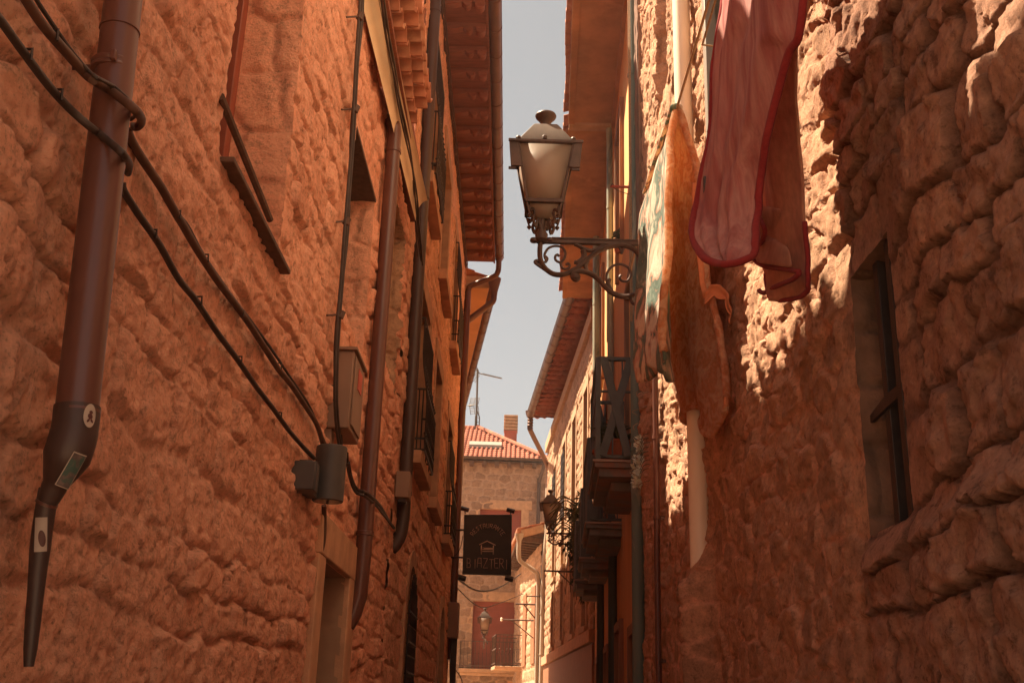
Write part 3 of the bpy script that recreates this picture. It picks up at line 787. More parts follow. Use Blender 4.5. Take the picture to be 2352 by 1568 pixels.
# ------------------------------------------------------------------ near right house
RN = (-1, 0)
PD, DD = (1.1, 0), (0, 1)
YS = 3.36
slit = (2.98, 3.36, 2.14, 3.02)
_hd1 = h_rubble(52, .25, .145, .026, .008, .014, .035, .10, .15, 16, .03, flush=1)
_hd2 = h_courses(58, .185, .32, .044, .007, 16, .016, .006, .014, .052, .0, 2., 55, 1.1)
def hD1(U, Z):
    h, t, m = _hd1(U, Z)
    h = h + .028 * fbm(U * 1.6, Z * 1.6, 91, 3) + facets(U, Z, .12, .010, 321, .2) + facets(U, Z, .05, .010, 322, .2) + .004 * fbm(U * 30, Z * 30, 93, 3)
    h = h * (.6 + .4 * sstep(2.3, 3.1, Z)) + .16 * np.exp(-((U - 6.0) / .10) ** 2) * sstep(2.6, 2.25, Z + .12 * fbm(U * 5, Z * 5, 95, 2))
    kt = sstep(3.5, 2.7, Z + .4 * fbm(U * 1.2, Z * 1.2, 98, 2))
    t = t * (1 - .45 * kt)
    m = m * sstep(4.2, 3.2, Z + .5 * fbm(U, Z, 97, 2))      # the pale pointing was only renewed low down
    return h, t, m
def hD2(U, Z):
    h, t, m = _hd2(U, Z)
    h = h + facets(U, Z, .17, .032, 331, .05) + facets(U, Z, .06, .012, 332, .1)
    k_ = damp(U, Z, slit, .20, .9)
    return h * k_ - .025 + .02 * sstep(2.85, 2.6, U) + .06 * sstep(2.18, 2.05, Z) * sstep(3.45, 3.2, U), t, m * .9
winD = (4.50, 5.44, 4.70, 5.74); winD2 = (6.98, 7.78, 6.2, 8.4)
houseD = thing('stone_house', 'near right house of rough boulders with a narrow barred opening', 'house', (1.1, 5, 0))
usN = edges([slit[0]], .5, YS, lambda x: min(.011, max(.009, .0045 * x)))
zsN = edges([slit[2], slit[3]], 0., 5.4, lambda z: .06 if z < 1.25 else .0095)
wall_mesh('wall', usN, zsN, PD, DD, RN, hD2, [slit], M['boulder'], houseD)
usD = edges([winD[0], winD[1], winD2[0], winD2[1]], YS, 9.05, lambda x: min(.026, .0042 * x))
zsD = edges([winD[2], winD2[2]], 0., 10.4, lambda z: .06 if z < 1.25 or z > 8.6 else .0115)
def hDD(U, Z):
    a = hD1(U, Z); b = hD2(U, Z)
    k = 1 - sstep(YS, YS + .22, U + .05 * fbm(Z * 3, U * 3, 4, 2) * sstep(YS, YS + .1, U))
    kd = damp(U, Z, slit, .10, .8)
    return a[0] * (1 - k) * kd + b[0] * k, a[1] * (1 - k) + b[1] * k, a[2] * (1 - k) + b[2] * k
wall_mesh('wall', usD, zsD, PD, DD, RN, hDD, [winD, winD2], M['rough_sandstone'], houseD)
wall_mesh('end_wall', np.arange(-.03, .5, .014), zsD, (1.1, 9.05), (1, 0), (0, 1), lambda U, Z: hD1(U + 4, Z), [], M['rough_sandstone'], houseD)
b = MB(); b.box((1.48, .55, 0), (6.5, 9.0, 10.4)); b.box((1.1, .55, 5.38), (1.48, 3.4, 10.4)); b.build('back_wall', M['boulder'], houseD)
wall_mesh('end_wall', np.arange(0, 5.5, .08), np.arange(0, 10.4, .08), (1.1, .52), (1, 0), (0, -1), hB0, [], M['boulder'], houseD)
sv = reveal('window', slit, zsN, usN, PD, DD, RN, hD2, .34, M['jamb_shade'], houseD, .02, 15, sides='LTB', jambcells=.22)
reveal('jamb', slit, zsD, usN, PD, DD, RN, hDD, .34, M['jamb_shade'], sv, .03, 15, sides='R', jambcells=.22)
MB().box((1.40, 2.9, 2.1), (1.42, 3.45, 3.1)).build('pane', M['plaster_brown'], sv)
for (xx, yy) in ((1.18, 3.215), (1.165, 3.06)):
    MB().box((xx - .021, yy - .021, 2.12), (xx + .021, yy + .021, 3.04)).build('bar', M['iron'], sv, .003)
MB().prism([(1.15, 2.97, 2.53), (1.15, 3.37, 2.51), (1.15, 3.37, 2.532), (1.15, 3.2, 2.56), (1.15, 2.97, 2.56)], (.012, 0, 0)).build('crossbar', M['iron'], sv)
wv = reveal('window', winD, zsD, usD, PD, DD, RN, hDD, .12, M['rough_sandstone'], houseD, .004, 16, sides='LRB')
f = MB()
f.box((1.035, 5.27, 4.72), (1.10, 5.33, 5.74)); f.box((1.05, 5.33, 4.72), (1.16, 5.43, 5.74)); f.box((1.05, 4.51, 4.72), (1.16, 4.6, 5.74)); f.box((1.07, 4.6, 4.72), (1.16, 5.27, 4.79))
f.build('frame', M['alu'], wv, .004)
MB().box((1.165, 4.52, 4.72), (1.175, 5.42, 5.74)).build('pane', M['window_glass'], wv)
wv = reveal('window', winD2, zsD, usD, PD, DD, RN, hDD, .26, M['rough_sandstone'], houseD, .03, 19, sides='LRB', jambcells=.34)
MB().box((1.34, 6.9, 6.1), (1.36, 7.85, 8.5)).build('pane', M['dark_wood'], wv)
MB().box((1.035, .5, 5.75), (1.12, 5.15, 10.4)).box((1.035, 5.151, 6.15), (1.12, 5.85, 10.4)).build('bounce_wall', M['bounce_plaster'], houseD)  # unseen white slab, added to bounce sunlight onto the left wall
mp = wall_mesh('corner_plaster', np.arange(8.76, 9.0, .03), np.arange(4.9, 10.4, .05), (1.064, 0), (0, 1), (-1, 0), h_flat(5, .012, 9), [], M['plaster_brown'], houseD)
MB().box((1.068, 8.76, 4.9), (1.3, 9.12, 10.4)).build('corner_pier', M['plaster_brown'], houseD, .01)
MB().add([(.9, .4, 10.5), (.9, 9.1, 10.5), (6.5, 9.1, 12.2), (6.5, .4, 12.2), (.9, .4, 10.4), (.9, 9.1, 10.4), (6.5, 9.1, 10.4), (6.5, .4, 10.4)], [(0,1,2,3),(4,7,6,5),(0,4,5,1),(1,5,6,2),(2,6,7,3),(3,7,4,0)]).build('roof', M['tile'], houseD)

# ------------------------------------------------------------------ orange rendered houses with the balconies
sE = .041
def xE(Y): return 1.15 + sE * (Y - 9.3)
def oE(Y): return .56 + .0362 * (Y - 11.0)
nE = Vector((-1, sE, 0)).normalized()
def e_house(name, label, y0, y1, seed, mat, zs_top, wins):
    t = thing(name, label, 'house', (xE(y0), y0, 0))
    us = edges([c for h in wins for c in h[:2]], y0, y1, lambda x: .08); zs = edges([c for h in wins for c in h[2:4]], 0, zs_top, lambda z: .09)
    P = (xE(0), 0); hf = h_flat(seed, .008, 1.6)
    wall_mesh('wall', us, zs, P, (sE, 1), (-1, sE), hf, wins, M[mat], t)
    m = MB(); m.prism([(xE(y0) + .3, y0, 0), (xE(y1) + .3, y1, 0), (7, y1, 0), (7, y0, 0)], (0, 0, zs_top)); m.build('back_wall', M[mat], t)
    for h in wins:
        wv = reveal('window', h, zs, us, P, (sE, 1), (-1, sE), hf, .16, M[mat], t, .001, seed)
        a, c, z0, z1 = h
        f = MB()
        for (ya, yb, za, zb) in ((a - .09, a, z0, z1), (c, c + .09, z0, z1), (a - .09, c + .09, z1 + .002, z1 + .1)):
            f.add([(xE(y) + q, y, z) for z in (za, zb) for (y, q) in ((ya, -.05), (yb, -.05), (yb, .02), (ya, .02))], [(0,1,2,3),(7,6,5,4),(0,4,5,1),(1,5,6,2),(2,6,7,3),(3,7,4,0)])
        f.build('surround', M['brown_wood'], wv)
        lf = MB()
        for k in (0, 1):
            ya = lerp(a, c, k / 2) + .01; yb = lerp(a, c, (k + 1) / 2) - .01
            lf.add([(xE(y) + q, y, z) for z in (z0, z1) for (y, q) in ((ya, .10), (yb, .10), (yb, .15), (ya, .15))], [(0,1,2,3),(7,6,5,4),(0,4,5,1),(1,5,6,2),(2,6,7,3),(3,7,4,0)])
        lf.build('leaf', M['dark_wood'], wv)
    return t
ZEE = 9.85
def e_eave(t, y0, y1):
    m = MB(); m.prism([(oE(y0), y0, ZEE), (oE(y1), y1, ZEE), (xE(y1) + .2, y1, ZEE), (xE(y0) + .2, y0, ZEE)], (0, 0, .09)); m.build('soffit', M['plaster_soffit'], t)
    m = MB()
    m.prism([(oE(y0) - .012, y0, ZEE - .03), (oE(y1) - .012, y1, ZEE - .03), (oE(y1) + .085, y1, ZEE - .03), (oE(y0) + .085, y0, ZEE - .03)], (0, 0, .028))
    m.prism([(xE(y0) - .05, y0, ZEE - .09), (xE(y1) - .05, y1, ZEE - .09), (xE(y1) + .02, y1, ZEE - .09), (xE(y0) + .02, y0, ZEE - .09)], (0, 0, .088))
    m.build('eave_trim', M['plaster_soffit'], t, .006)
    tl = MB(); tiles(tl, (oE(y0) - .05, y0, ZEE + .145), (oE(y1) - .05, y1, ZEE + .145), (1, -sE), 3, pitch=.24); tl.build('roof', M['tile'], t, solid=.016)
    MB().add([(oE(y0) + .5, y0, ZEE + .1), (oE(y1) + .5, y1, ZEE + .1), (7, y1, ZEE + .1), (7, y0, ZEE + .1), (oE(y0) + .5, y0, ZEE + .28), (oE(y1) + .5, y1, ZEE + .28), (7, y1, ZEE + 2), (7, y0, ZEE + 2)], [(3,2,1,0),(4,5,6,7),(0,1,5,4),(1,2,6,5),(2,3,7,6),(3,0,4,7)]).build('roof_deck', M['tile'], t)
houseE1 = e_house('rendered_house', 'orange rendered house with a smooth eave, first beyond the green drainpipe', 9.15, 14.0, 21, 'plaster_orange', 9.9,
                  [(10.0, 11.1, 3.78, 5.95), (11.9, 12.9, 6.9, 8.9), (10.1, 10.9, .0, 2.3), (12.4, 13.3, 0, 2.5)])
e_eave(houseE1, 9.1, 13.9)
MB().prism([(oE(13.9), 13.9, ZEE - .05), (oE(14.06), 14.06, ZEE - .05), (xE(14.06) - .06, 14.06, ZEE - .05), (xE(13.9) - .06, 13.9, ZEE - .05)], (0, 0, .13)).build('party_beam', M['dressed_pale'], houseE1, .006)
houseE2 = e_house('rendered_house', 'orange rendered house behind the stacked balconies, beyond the beam across the eave', 14.0, 21.1, 22, 'plaster_orange', 9.9,
                  [(14.3, 15.2, 6.9, 8.9), (12.9 + 2.2, 16.2, 3.8, 6.0), (17.2, 18.2, 6.9, 8.9), (18.0, 19.2, 3.8, 6.0), (15.4, 16.3, 0, 2.4), (18.3, 19.3, 0, 2.4)])
e_eave(houseE2, 14.07, 21.0)

def balcony(parent, y0, y1, dep, zf, hr, xpat, slabm='balcony_slab'):
    """slab on a stepped underside, iron railing round three sides; plank-like crosses in the end facing the alley mouth"""
    A = lambda y, q: Vector((xE(y) - q, y, 0))
    t = MB()
    def slab(ya, yb, d, za, zb): t.prism([A(ya, d) + Vector((0,0,za)), A(yb, d) + Vector((0,0,za)), A(yb, -.02) + Vector((0,0,za)), A(ya, -.02) + Vector((0,0,za))], (0, 0, zb - za))
    slab(y0, y1, dep, zf - .05, zf); slab(y0 + .03, y1 - .03, dep - .04, zf - .13, zf - .052); slab(y0 + .25, y1 - .1, dep - .16, zf - .22, zf - .132)
    o = t.build('balcony', M[slabm], parent, .004)
    fp = MB(); fp.prism([A(y0 - .015, dep + .015) + Vector((0,0,zf + .002)), A(y1 + .015, dep + .015) + Vector((0,0,zf + .002)), A(y1 + .015, -.02) + Vector((0,0,zf + .002)), A(y0 - .015, -.02) + Vector((0,0,zf + .002))], (0, 0, .022)); fp.build('floor_plate', M['floor_plate'], o)
    r = MB(); z0 = zf + .06; z1 = zf + hr; i = .03
    c = [A(y0 + i, -.01), A(y0 + i, dep - i), A(y1 - i, dep - i), A(y1 - i, -.01)]
    for k in range(3):
        for (z, wd, hh) in ((z1, .05, .03), (z0, .035, .03), (z0 + hr * .62, .03, .018)):
            r.beam(c[k] + Vector((0,0,z)), c[k+1] + Vector((0,0,z)), wd, hh)
    for k in (1, 2): r.beam(c[k] + Vector((0,0,zf)), c[k] + Vector((0,0,z1)), .045, .045)
    n = int((y1 - y0) / .13)
    for k in range(1, n):
        p = c[1].lerp(c[2], k / n); r.beam(p + Vector((0,0,z0)), p + Vector((0,0,z1)), .03, .014)
    for e in (0, 2):
        a, b_ = (c[0], c[1]) if e == 0 else (c[3], c[2])
        for k in (.16, .42, .66): 
            p = a.lerp(b_, k); r.beam(p + Vector((0,0,z0)), p + Vector((0,0,z1)), .035, .014)
        if xpat:
            off = Vector((0, -.022 if e == 0 else .022, 0))
            r.beam(a.lerp(b_, .22) + off + Vector((0,0,z1)), a.lerp(b_, .90) + off + Vector((0,0,z0)), .02, .075, (1, 0, 0))
            r.beam(a.lerp(b_, .88) + off * 1.7 + Vector((0,0,z1)), a.lerp(b_, .30) + off * 1.7 + Vector((0,0,z0)), .02, .075, (1, 0, 0))
    r.build('railing', M['iron_green'], o)
    return o
bal = [(9.75, 11.35, .42, 3.80), (12.5, 14.1, .42, 3.68), (15.6, 16.9, .42, 3.69), (18.7, 20.1, .44, 3.73)]
for k, (a, c, d, z) in enumerate(bal): balcony(houseE1 if k < 1 else houseE2, a, c, d, z, 1.02, True)
t = MB()

GREEN = downpipe('drainpipe', 'thick green drainpipe with peeling paint beside the near rubble wall', [(1.06, 9.06, 10.2), (1.06, 9.06, 0)], .052, M['pipe_green'],
         [((1.06, 9.06, z), (0, 0, 1)) for z in (7.52, 3.84, 3.76)], n=20)
downpipe('drainpipe', 'slender grey-green pipe hanging from the beam between the two smooth eaves', [(1.26, 13.98, 9.84), (1.27, 13.98, 9.6), (1.29, 13.98, 5.2)], .045, M['pipe_greygreen'], [((1.275, 13.98, 8.5), (0,0,1)), ((1.29, 13.98, 6.2), (0,0,1))])
downpipe('drainpipe', 'pale grey pipe standing free before the stone house, behind the lamp bracket scrolls', [(1.36, 17.6, 9.7), (1.37, 17.6, 5.0)], .06, M['pipe_greygreen'], [((1.365, 17.6, 8.4), (0,0,1))])
downpipe('drainpipe', 'dark green pipe rising to the third balcony along the orange wall', [(xE(13.6) - .05, 13.6, 3.6), (xE(13.6) - .05, 13.6, 0)], .06, M['pipe_dkgreen'])
downpipe('drainpipe', 'dark green pipe under the last balcony, farthest along the orange wall', [(xE(17.3) - .05, 17.3, 3.6), (xE(17.3) - .05, 17.3, 0)], .06, M['pipe_dkgreen'])
tag(MB().tube([(1.0, 8.93, 9.5), (1.005, 8.93, 4.9)], .008, 6).tube([(1.012, 8.915, 9.5), (1.012, 8.915, 4.9)], .006, 6).build('cable', M['rope']), 'pair of thin pale wires running straight up beside the green drainpipe', 'cable')

# ------------------------------------------------------------------ stone house with the tiled eave
sF = -.044
def xF(Y): return 1.62 + sF * (Y - 21)
hF = h_courses(63, .26, .5, .028, .02, 7, .06, .016, .016)
winF = [(22.2, 23.0, 5.1, 8.3), (24.6, 25.5, 5.1, 8.3), (27.2, 28.1, 5.1, 8.3), (30.0, 30.9, 5.1, 8.3), (22.3, 23.1, 3.25, 4.75), (24.7, 25.5, 3.25, 4.75), (27.3, 28.1, 3.25, 4.75), (30.1, 30.9, 3.25, 4.75)]
houseF = thing('stone_house', 'sunlit stone house under a wavy tiled eave, beyond the balconies', 'house', (1.5, 27, 0))
usF = edges([c for h in winF for c in h[:2]], 21.1, 33.6, lambda x: .045); zsF = edges([c for h in winF for c in h[2:4]], 0., 9.75, lambda z: .08 if z < 2.2 else .028)
PF = (xF(0), 0)
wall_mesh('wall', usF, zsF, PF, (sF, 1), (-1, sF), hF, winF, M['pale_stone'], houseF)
m = MB(); m.prism([(xF(21.1) + .4, 21.12, 0), (xF(33.6) + .4, 33.55, 0), (8, 33.55, 0), (8, 21.12, 0)], (0, 0, 9.8)); m.build('back_wall', M['pale_stone'], houseF)
wall_mesh('end_wall', np.arange(0, .6, .05), zsF, (xF(33.6), 33.6), (1, 0), (0, 1), hF, [], M['pale_stone'], houseF)
def fbox(m, ya, yb, qa, qb, za, zb):
    m.add([(xF(y) - q, y, z) for z in (za, zb) for (y, q) in ((ya, qa), (yb, qa), (yb, qb), (ya, qb))], [(0,1,2,3),(7,6,5,4),(0,4,5,1),(1,5,6,2),(2,6,7,3),(3,7,4,0)])
for i, ho in enumerate(winF):
    wv = reveal('window', ho, zsF, usF, PF, (sF, 1), (-1, sF), hF, .24, M['dressed_pale'], houseF, .006, 70 + i)
    m = MB(); fbox(m, ho[0], ho[1], -.25, -.22, ho[2], ho[3]); m.build('leaf', M['dark_wood'], wv)
    m = MB(); fbox(m, ho[0] - .13, ho[0], -.02, .032, ho[2], ho[3]); fbox(m, ho[1], ho[1] + .13, -.02, .032, ho[2], ho[3]); fbox(m, ho[0] - .13, ho[1] + .13, -.02, .034, ho[3] + .002, ho[3] + .22); fbox(m, ho[0] - .13, ho[1] + .13, -.02, .075, ho[2] - .12, ho[2] - .002)
    m.build('surround', M['dressed_pale'], wv, .008)
    if i in (2, 3):
        m = MB()
        for k in range(5):
            for sg in (-1, 1):
                ya = ho[0] + (ho[1] - ho[0]) * (k / 5); yb = ho[0] + (ho[1] - ho[0]) * ((k + 1) / 5)
                for z in np.arange(6.3, 7.7, .35):
                    m.beam((xF(ya) - .06, ya, z if sg > 0 else z + .35), (xF(yb) - .06, yb, z + .35 if sg > 0 else z), .02, .04)
        m.build('lattice', M['iron'], wv)
m = MB(); fbox(m, 21.12, 33.62, -.05, .09, 9.42, 9.72); m.build('wall_plate', M['dressed_pale'], houseF, .01)
m = MB(); fbox(m, 21.12, 33.4, -.05, .10, 2.86, 3.10); m.build('ledge', M['dressed_stone'], houseF, .01)
m = MB(); fbox(m, 21.12, 33.4, -.05, .035, .3, 2.84); m.build('shopfront', M['brown_wood'], houseF)
def gF(Y): return 1.14 - .066 * (Y - 21)
ZF = 10.02
tl = MB(); tiles(tl, (gF(21.0) + .05, 21.0, ZF - .02), (gF(31.2) + .05, 31.2, ZF - .02), (1, .066), 3, row=.34, pitch=.42, r=.10, slope=.02); tl.build('roof', M['tile_red'], houseF, solid=.03)
sw = MB()
for k, y in enumerate(np.arange(21.1, 31.2, .36)):
    rows = []
    for (dy, dz) in ((-.03, -.085), (-.03, -.06), (.37, 0.)):
        rows.append([(lerp(gF(y) + .06, xF(y) + .05, q), y + dy, ZF - .015 + dz + .026 * math.sin(q * 20 + k * .7) + .06 * q) for q in np.linspace(0, 1, 28)])
    sw.grid(rows)
sw.build('soffit_tiles', M['tile_red'], houseF, sharp=50)
MB().prism([(gF(21) + .08, 21, ZF + .1), (gF(31.2) + .08, 31.2, ZF + .1), (8, 31.2, ZF + .1), (8, 21, ZF + .1)], (0, 0, .1)).build('roof_deck', M['tile_red'], houseF)
gt = thing('gutter', 'warm brown gutter along the wavy tiled eave, with a corrugated spout and bent pipe', 'gutter', (gF(31), 31, ZF))
gm = MB(); gutter(gm, (gF(21) - .03, 21.0, ZF), (gF(31.2) - .03, 31.2, ZF), .115, .68); gm.build('trough', M['gutter_brown'], gt)
gx = gF(31.1) - .03
pr_ = []
for k in range(9): pr_ += [(.075 if k % 2 else .095, -.08 - .045 * k)]
hp = MB(); hp.lathe([(.16, .1), (.14, .0), (.1, -.08)] + pr_, (gx, 31.15, ZF), 12); hp.build('spout', M['gutter_brown'], gt)
MB().tube(smooth_path([(gx, 31.15, ZF - .40), (gx + .03, 31.2, ZF - .52), (1.02, 33.3, ZF - 1.0), (1.1, 33.66, ZF - 1.3), (1.1, 33.7, ZF - 1.7), (1.1, 33.7, 8.3)], 4), .075, 12).build('outlet', M['gutter_brown'], gt)
downpipe('drainpipe', 'cream drainpipe down the far corner of the stone house, shining in the sun', [(1.1, 33.7, 8.3), (1.1, 33.7, 6.9), (1.06, 33.7, 6.4), (1.02, 33.7, 5.9), (1.0, 33.7, 0)], .085, M['pipe_pale'], [((1.1, 33.7, 7.2), (0,0,1)), ((1.0, 33.7, 4.4), (0,0,1)), ((1.0, 33.7, 3.2), (0,0,1))])
tag(MB().tube([(1.13, 33.5, 6.6), (1.1, 33.45, 5.6), (1.12, 33.4, 4.4), (1.1, 33.4, 2.6)], .025, 6).build('cable', M['cable']), 'black cable hanging beside the cream drainpipe at the far stone corner', 'cable')

# ------------------------------------------------------------------ low house past the cream pipe
sG = -.095
def xG(Y): return .93 + sG * (Y - 34)
houseG = thing('stone_house', 'low stone house with ragged tile eave between the hanging sign and the second lamp', 'house', (.9, 37, 0))
usG = edges([], 33.9, 42, lambda x: .06); zsG = edges([], 0, 6.6, lambda z: .1 if z < 2 else .035)
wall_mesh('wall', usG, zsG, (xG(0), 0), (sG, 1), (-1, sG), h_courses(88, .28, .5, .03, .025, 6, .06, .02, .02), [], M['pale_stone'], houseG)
m = MB(); m.prism([(xG(33.9) + .05, 33.9, 0), (xG(42) + .05, 42, 0), (6, 42, 0), (6, 33.9, 0)], (0, 0, 6.6)); m.build('back_wall', M['pale_stone'], houseG)
def oG(Y): return .23 - .05 * (Y - 34)
m = MB(); m.prism([(oG(34), 33.95, 6.78), (oG(42), 42, 6.78), (xG(42) + .2, 42, 6.78), (xG(34) + .2, 33.95, 6.78)], (0, 0, .1)); m.build('soffit', M['dark_wood'], houseG)
for k in range(14):
    y = 34.0 + k * .55; MB().beam((oG(y) + .03, y, 6.72), (xG(y) + .05, y, 6.66), .13, .16).build('rafter', M['dark_wood'], houseG)
MB().beam((.3, 33.92, 6.86), (1.0, 33.92, 7.06), .12, .24).build('verge', M['dressed_pale'], houseG, .02)
tl = MB(); tiles(tl, (oG(34) - .05, 33.85, 6.93), (oG(42) - .05, 42, 6.93), (1, 0), 4, pitch=.26, r=.075, slope=.27); tl.build('roof', M['tile'], houseG, solid=.02)
for (y0, y1, z0, z1) in ((35.0, 36.0, 3.0, 5.4), (37.6, 38.6, 3.0, 5.4)):
    m = MB(); 
    m.add([(xG(y) - q, y, z) for z in (z0, z1) for (y, q) in ((y0, .05), (y1, .05), (y1, -.03), (y0, -.03))], [(0,1,2,3),(7,6,5,4),(0,4,5,1),(1,5,6,2),(2,6,7,3),(3,7,4,0)])
    m.build('shutter', M['brown_wood'], houseG)
gg = thing('gutter', 'cream hopper and swan-neck pipe under the corner of the low tiled eave', 'gutter', (.22, 33.9, 6.7))
m = MB(); m.lathe([(.15, .10), (.14, .02), (.08, -.12), (.075, -.2)], (.22, 33.85, 6.75), 12); m.build('hopper', M['pipe_pale'], gg)
MB().tube(smooth_path([(.22, 33.85, 6.6), (.22, 33.85, 6.2), (.30, 33.85, 5.98), (.70, 33.83, 5.72), (.84, 33.82, 5.5), (.86, 33.82, 4.6), (.87, 33.82, 0)], 5), .07, 12).build('pipe', M['pipe_pale'], gg)
bl = MB()
yb0, yb1 = 38.9, 40.7
def bG(y, q): return (xG(y) - q, y)
bl.prism([(*bG(yb0, .95), 2.9), (*bG(yb1, .95), 2.9), (*bG(yb1, -.05), 2.9), (*bG(yb0, -.05), 2.9)], (0, 0, .13))
bb = bl.build('balcony', M['dressed_pale'], houseG, .02)
r = MB(); c = [Vector((*bG(yb0, 0), 0)), Vector((*bG(yb0, .92), 0)), Vector((*bG(yb1, .92), 0)), Vector((*bG(yb1, 0), 0))]
for k in range(3):
    for z in (3.12, 4.08): r.beam(c[k] + Vector((0,0,z)), c[k+1] + Vector((0,0,z)), .035, .03)
    n = max(3, int((c[k+1] - c[k]).length / .13))
    for i in range(n + 1):
        p = c[k].lerp(c[k+1], i / n); r.beam(p + Vector((0,0,3.03)), p + Vector((0,0,4.08)), .02, .02)
        r.lathe([(.001,-.04),(.03,0),(.001,.04)], p + Vector((0,0,3.6)), 5)
r.build('railing', M['iron_rust'], bb)

# ------------------------------------------------------------------ end house across the alley
houseZ = thing('stone_house', 'block stone house closing the alley, with a red tiled hip roof and chimney', 'house', (-.5, 42, 0))
winZ = [(-1.42, .27, 3.0, 5.5), (-1.3, .33, 7.6, 9.05)]
usZ = edges([c for h in winZ for c in h[:2]], -4, 3, lambda x: .04); zsZ = edges([c for h in winZ for c in h[2:4]], 0, 10.95, lambda z: .1 if z < 2 else .03)
def hZ_(U, Z):
    e, i1, i2, dx, dy = voro(U + .04 * fbm(U * 3, Z * 3, 7, 2), Z + .03 * fbm(U * 3, Z * 3, 8, 2), .46, .29, 402, .6)
    return .02 * sstep(0, .25, e) + .008 * fbm(U * 7, Z * 7, 4, 4), i1, 1 - sstep(.10, .2, e)
PZ, DZ, NZ = (0, 42.0), (1, .035), (0, -1)
wall_mesh('wall', usZ, zsZ, PZ, DZ, NZ, hZ_, winZ, M['grey_block'], houseZ)
MB().box((-4, 42.5, 0), (3, 49, 10.9)).build('back_wall', M['grey_block'], houseZ)
for k, ho in enumerate(winZ):
    wv = reveal('window', ho, zsZ, usZ, PZ, DZ, NZ, hZ_, .22, M['dressed_pale'], houseZ, .004, 5)
    m = MB(); z = ho[2]
    while z < ho[3]:
        m.box((ho[0], 42.19, z), (ho[1], 42.215, min(z + .075, ho[3]))); m.box((ho[0], 42.20, z + .06), (ho[1], 42.225, min(z + .1, ho[3]))); z += .09
    m.build('shutter', M['shutter'], wv)
    m = MB(); m.box((ho[0] - .42, 41.95, ho[3] + .002), (ho[1] + .42, 42.05, ho[3] + .36)); m.box((ho[0] - .3, 41.94, ho[2]), (ho[0], 42.06, ho[3])); m.box((ho[1], 41.955, ho[2]), (ho[1] + .3, 42.07, ho[3]))
    m.build('surround', M['dressed_pale'], wv, .01)
bl = MB(); bl.box((-1.85, 41.45, 2.86), (.6, 42.05, 3.0)); bl.box((-1.80, 41.5, 2.76), (.55, 42.05, 2.858)); bb = bl.build('balcony', M['dressed_pale'], houseZ, .015)
r = MB(); c = [Vector((-1.82, 42, 0)), Vector((-1.82, 41.5, 0)), Vector((.57, 41.5, 0)), Vector((.57, 42, 0))]
for k in range(3):
    for z in (3.1, 3.98): r.beam(c[k] + Vector((0,0,z)), c[k+1] + Vector((0,0,z)), .035, .03)
    n = max(4, int((c[k+1] - c[k]).length / .14))
    for i in range(n + 1):
        p = c[k].lerp(c[k+1], i / n); r.beam(p + Vector((0,0,3.0)), p + Vector((0,0,3.98)), .02, .02)
        r.lathe([(.001,-.04),(.028,0),(.001,.04)], p + Vector((0,0,3.55)), 5)
r.build('railing', M['iron_rust'], bb)
MB().box((-4, 41.98, 2.5), (1.2, 42.08, 2.62)).build('string_course', M['dressed_stone'], houseZ)
# roof
ZZ = 10.95
ex = 1.35
tl = MB(); tiles(tl, (-4.2, 41.55, ZZ + .05), (ex, 41.55 + .035 * 5, ZZ + .05), (0, 1), 16, row=.325, pitch=.19, r=.05, slope=.50, clip=lambda p: p.x < ex - .62 * (p.y - 41.7) + .03)
tl.build('roof', M['tile_red'], houseZ, solid=.02)
hp = MB(); pts = [(ex + .0, 41.70, ZZ + .12)] + [(ex - .62 * t, 41.70 + t, ZZ + .14 + .5 * t) for t in np.linspace(.3, 5.0, 12)]; hp.tube(pts, .10, 8); hp.tube([(-4.2, 46.75, ZZ + 2.58), (ex - 3.1, 46.75, ZZ + 2.58)], .11, 8)
hp.build('ridge', M['tile_red'], houseZ)
MB().add([(-4.2, 41.5, ZZ - .06), (ex, 41.72, ZZ - .06), (3, 43, ZZ - .06), (3, 49, ZZ - .06), (-4.2, 49, ZZ - .06), (-4.2, 46.7, ZZ + 2.35), (ex - 3.1, 46.7, ZZ + 2.35)], [(4,3,2,1,0), (0,1,6,5), (1,2,6), (2,3,6), (3,4,5,6), (4,0,5)]).build('roof_deck', M['dark_wood'], houseZ)
for x in np.arange(-2.2, 1.3, .5): MB().box((x - .08, 41.62 + .035 * x, ZZ - .24), (x + .08, 42.1, ZZ - .066)).build('rafter', M['dark_wood'], houseZ, .01)
MB().add([(-1.9, 43.2, ZZ + .98), (-.55, 43.2, ZZ + .98), (-.55, 43.75, ZZ + 1.25), (-1.9, 43.75, ZZ + 1.25), (-1.9, 43.2, ZZ + .85), (-.55, 43.2, ZZ + .85), (-.55, 43.75, ZZ + 1.1), (-1.9, 43.75, ZZ + 1.1)], [(0,1,2,3),(7,6,5,4),(0,4,5,1),(1,5,6,2),(2,6,7,3),(3,7,4,0)]).build('skylight', M['alu'], houseZ)
ch = MB(); ch.box((-.47, 44.6, ZZ + .9), (.07, 45.2, ZZ + 1.98)); co = ch.build('chimney', M['brick_red'], houseZ, .01)
cs = MB()
for k in range(5): cs.box((-.5, 44.55, ZZ + 2.0 + k * .145), (.1, 45.25, ZZ + 2.075 + k * .145))
cs.box((-.40, 44.66, ZZ + 1.98), (-.02, 45.14, ZZ + 2.6))
cs.build('cap', M['dressed_pale'], co, .008)
gz = thing('gutter', 'dark gutter under the red tiles of the end house', 'gutter', (-.5, 41.5, ZZ))
gm = MB(); gutter(gm, (-4.2, 41.36, ZZ + .06), (ex + .02, 41.36 + .035 * 5, ZZ + .06), .09, .9); gm.build('trough', M['pipe_dark'], gz)
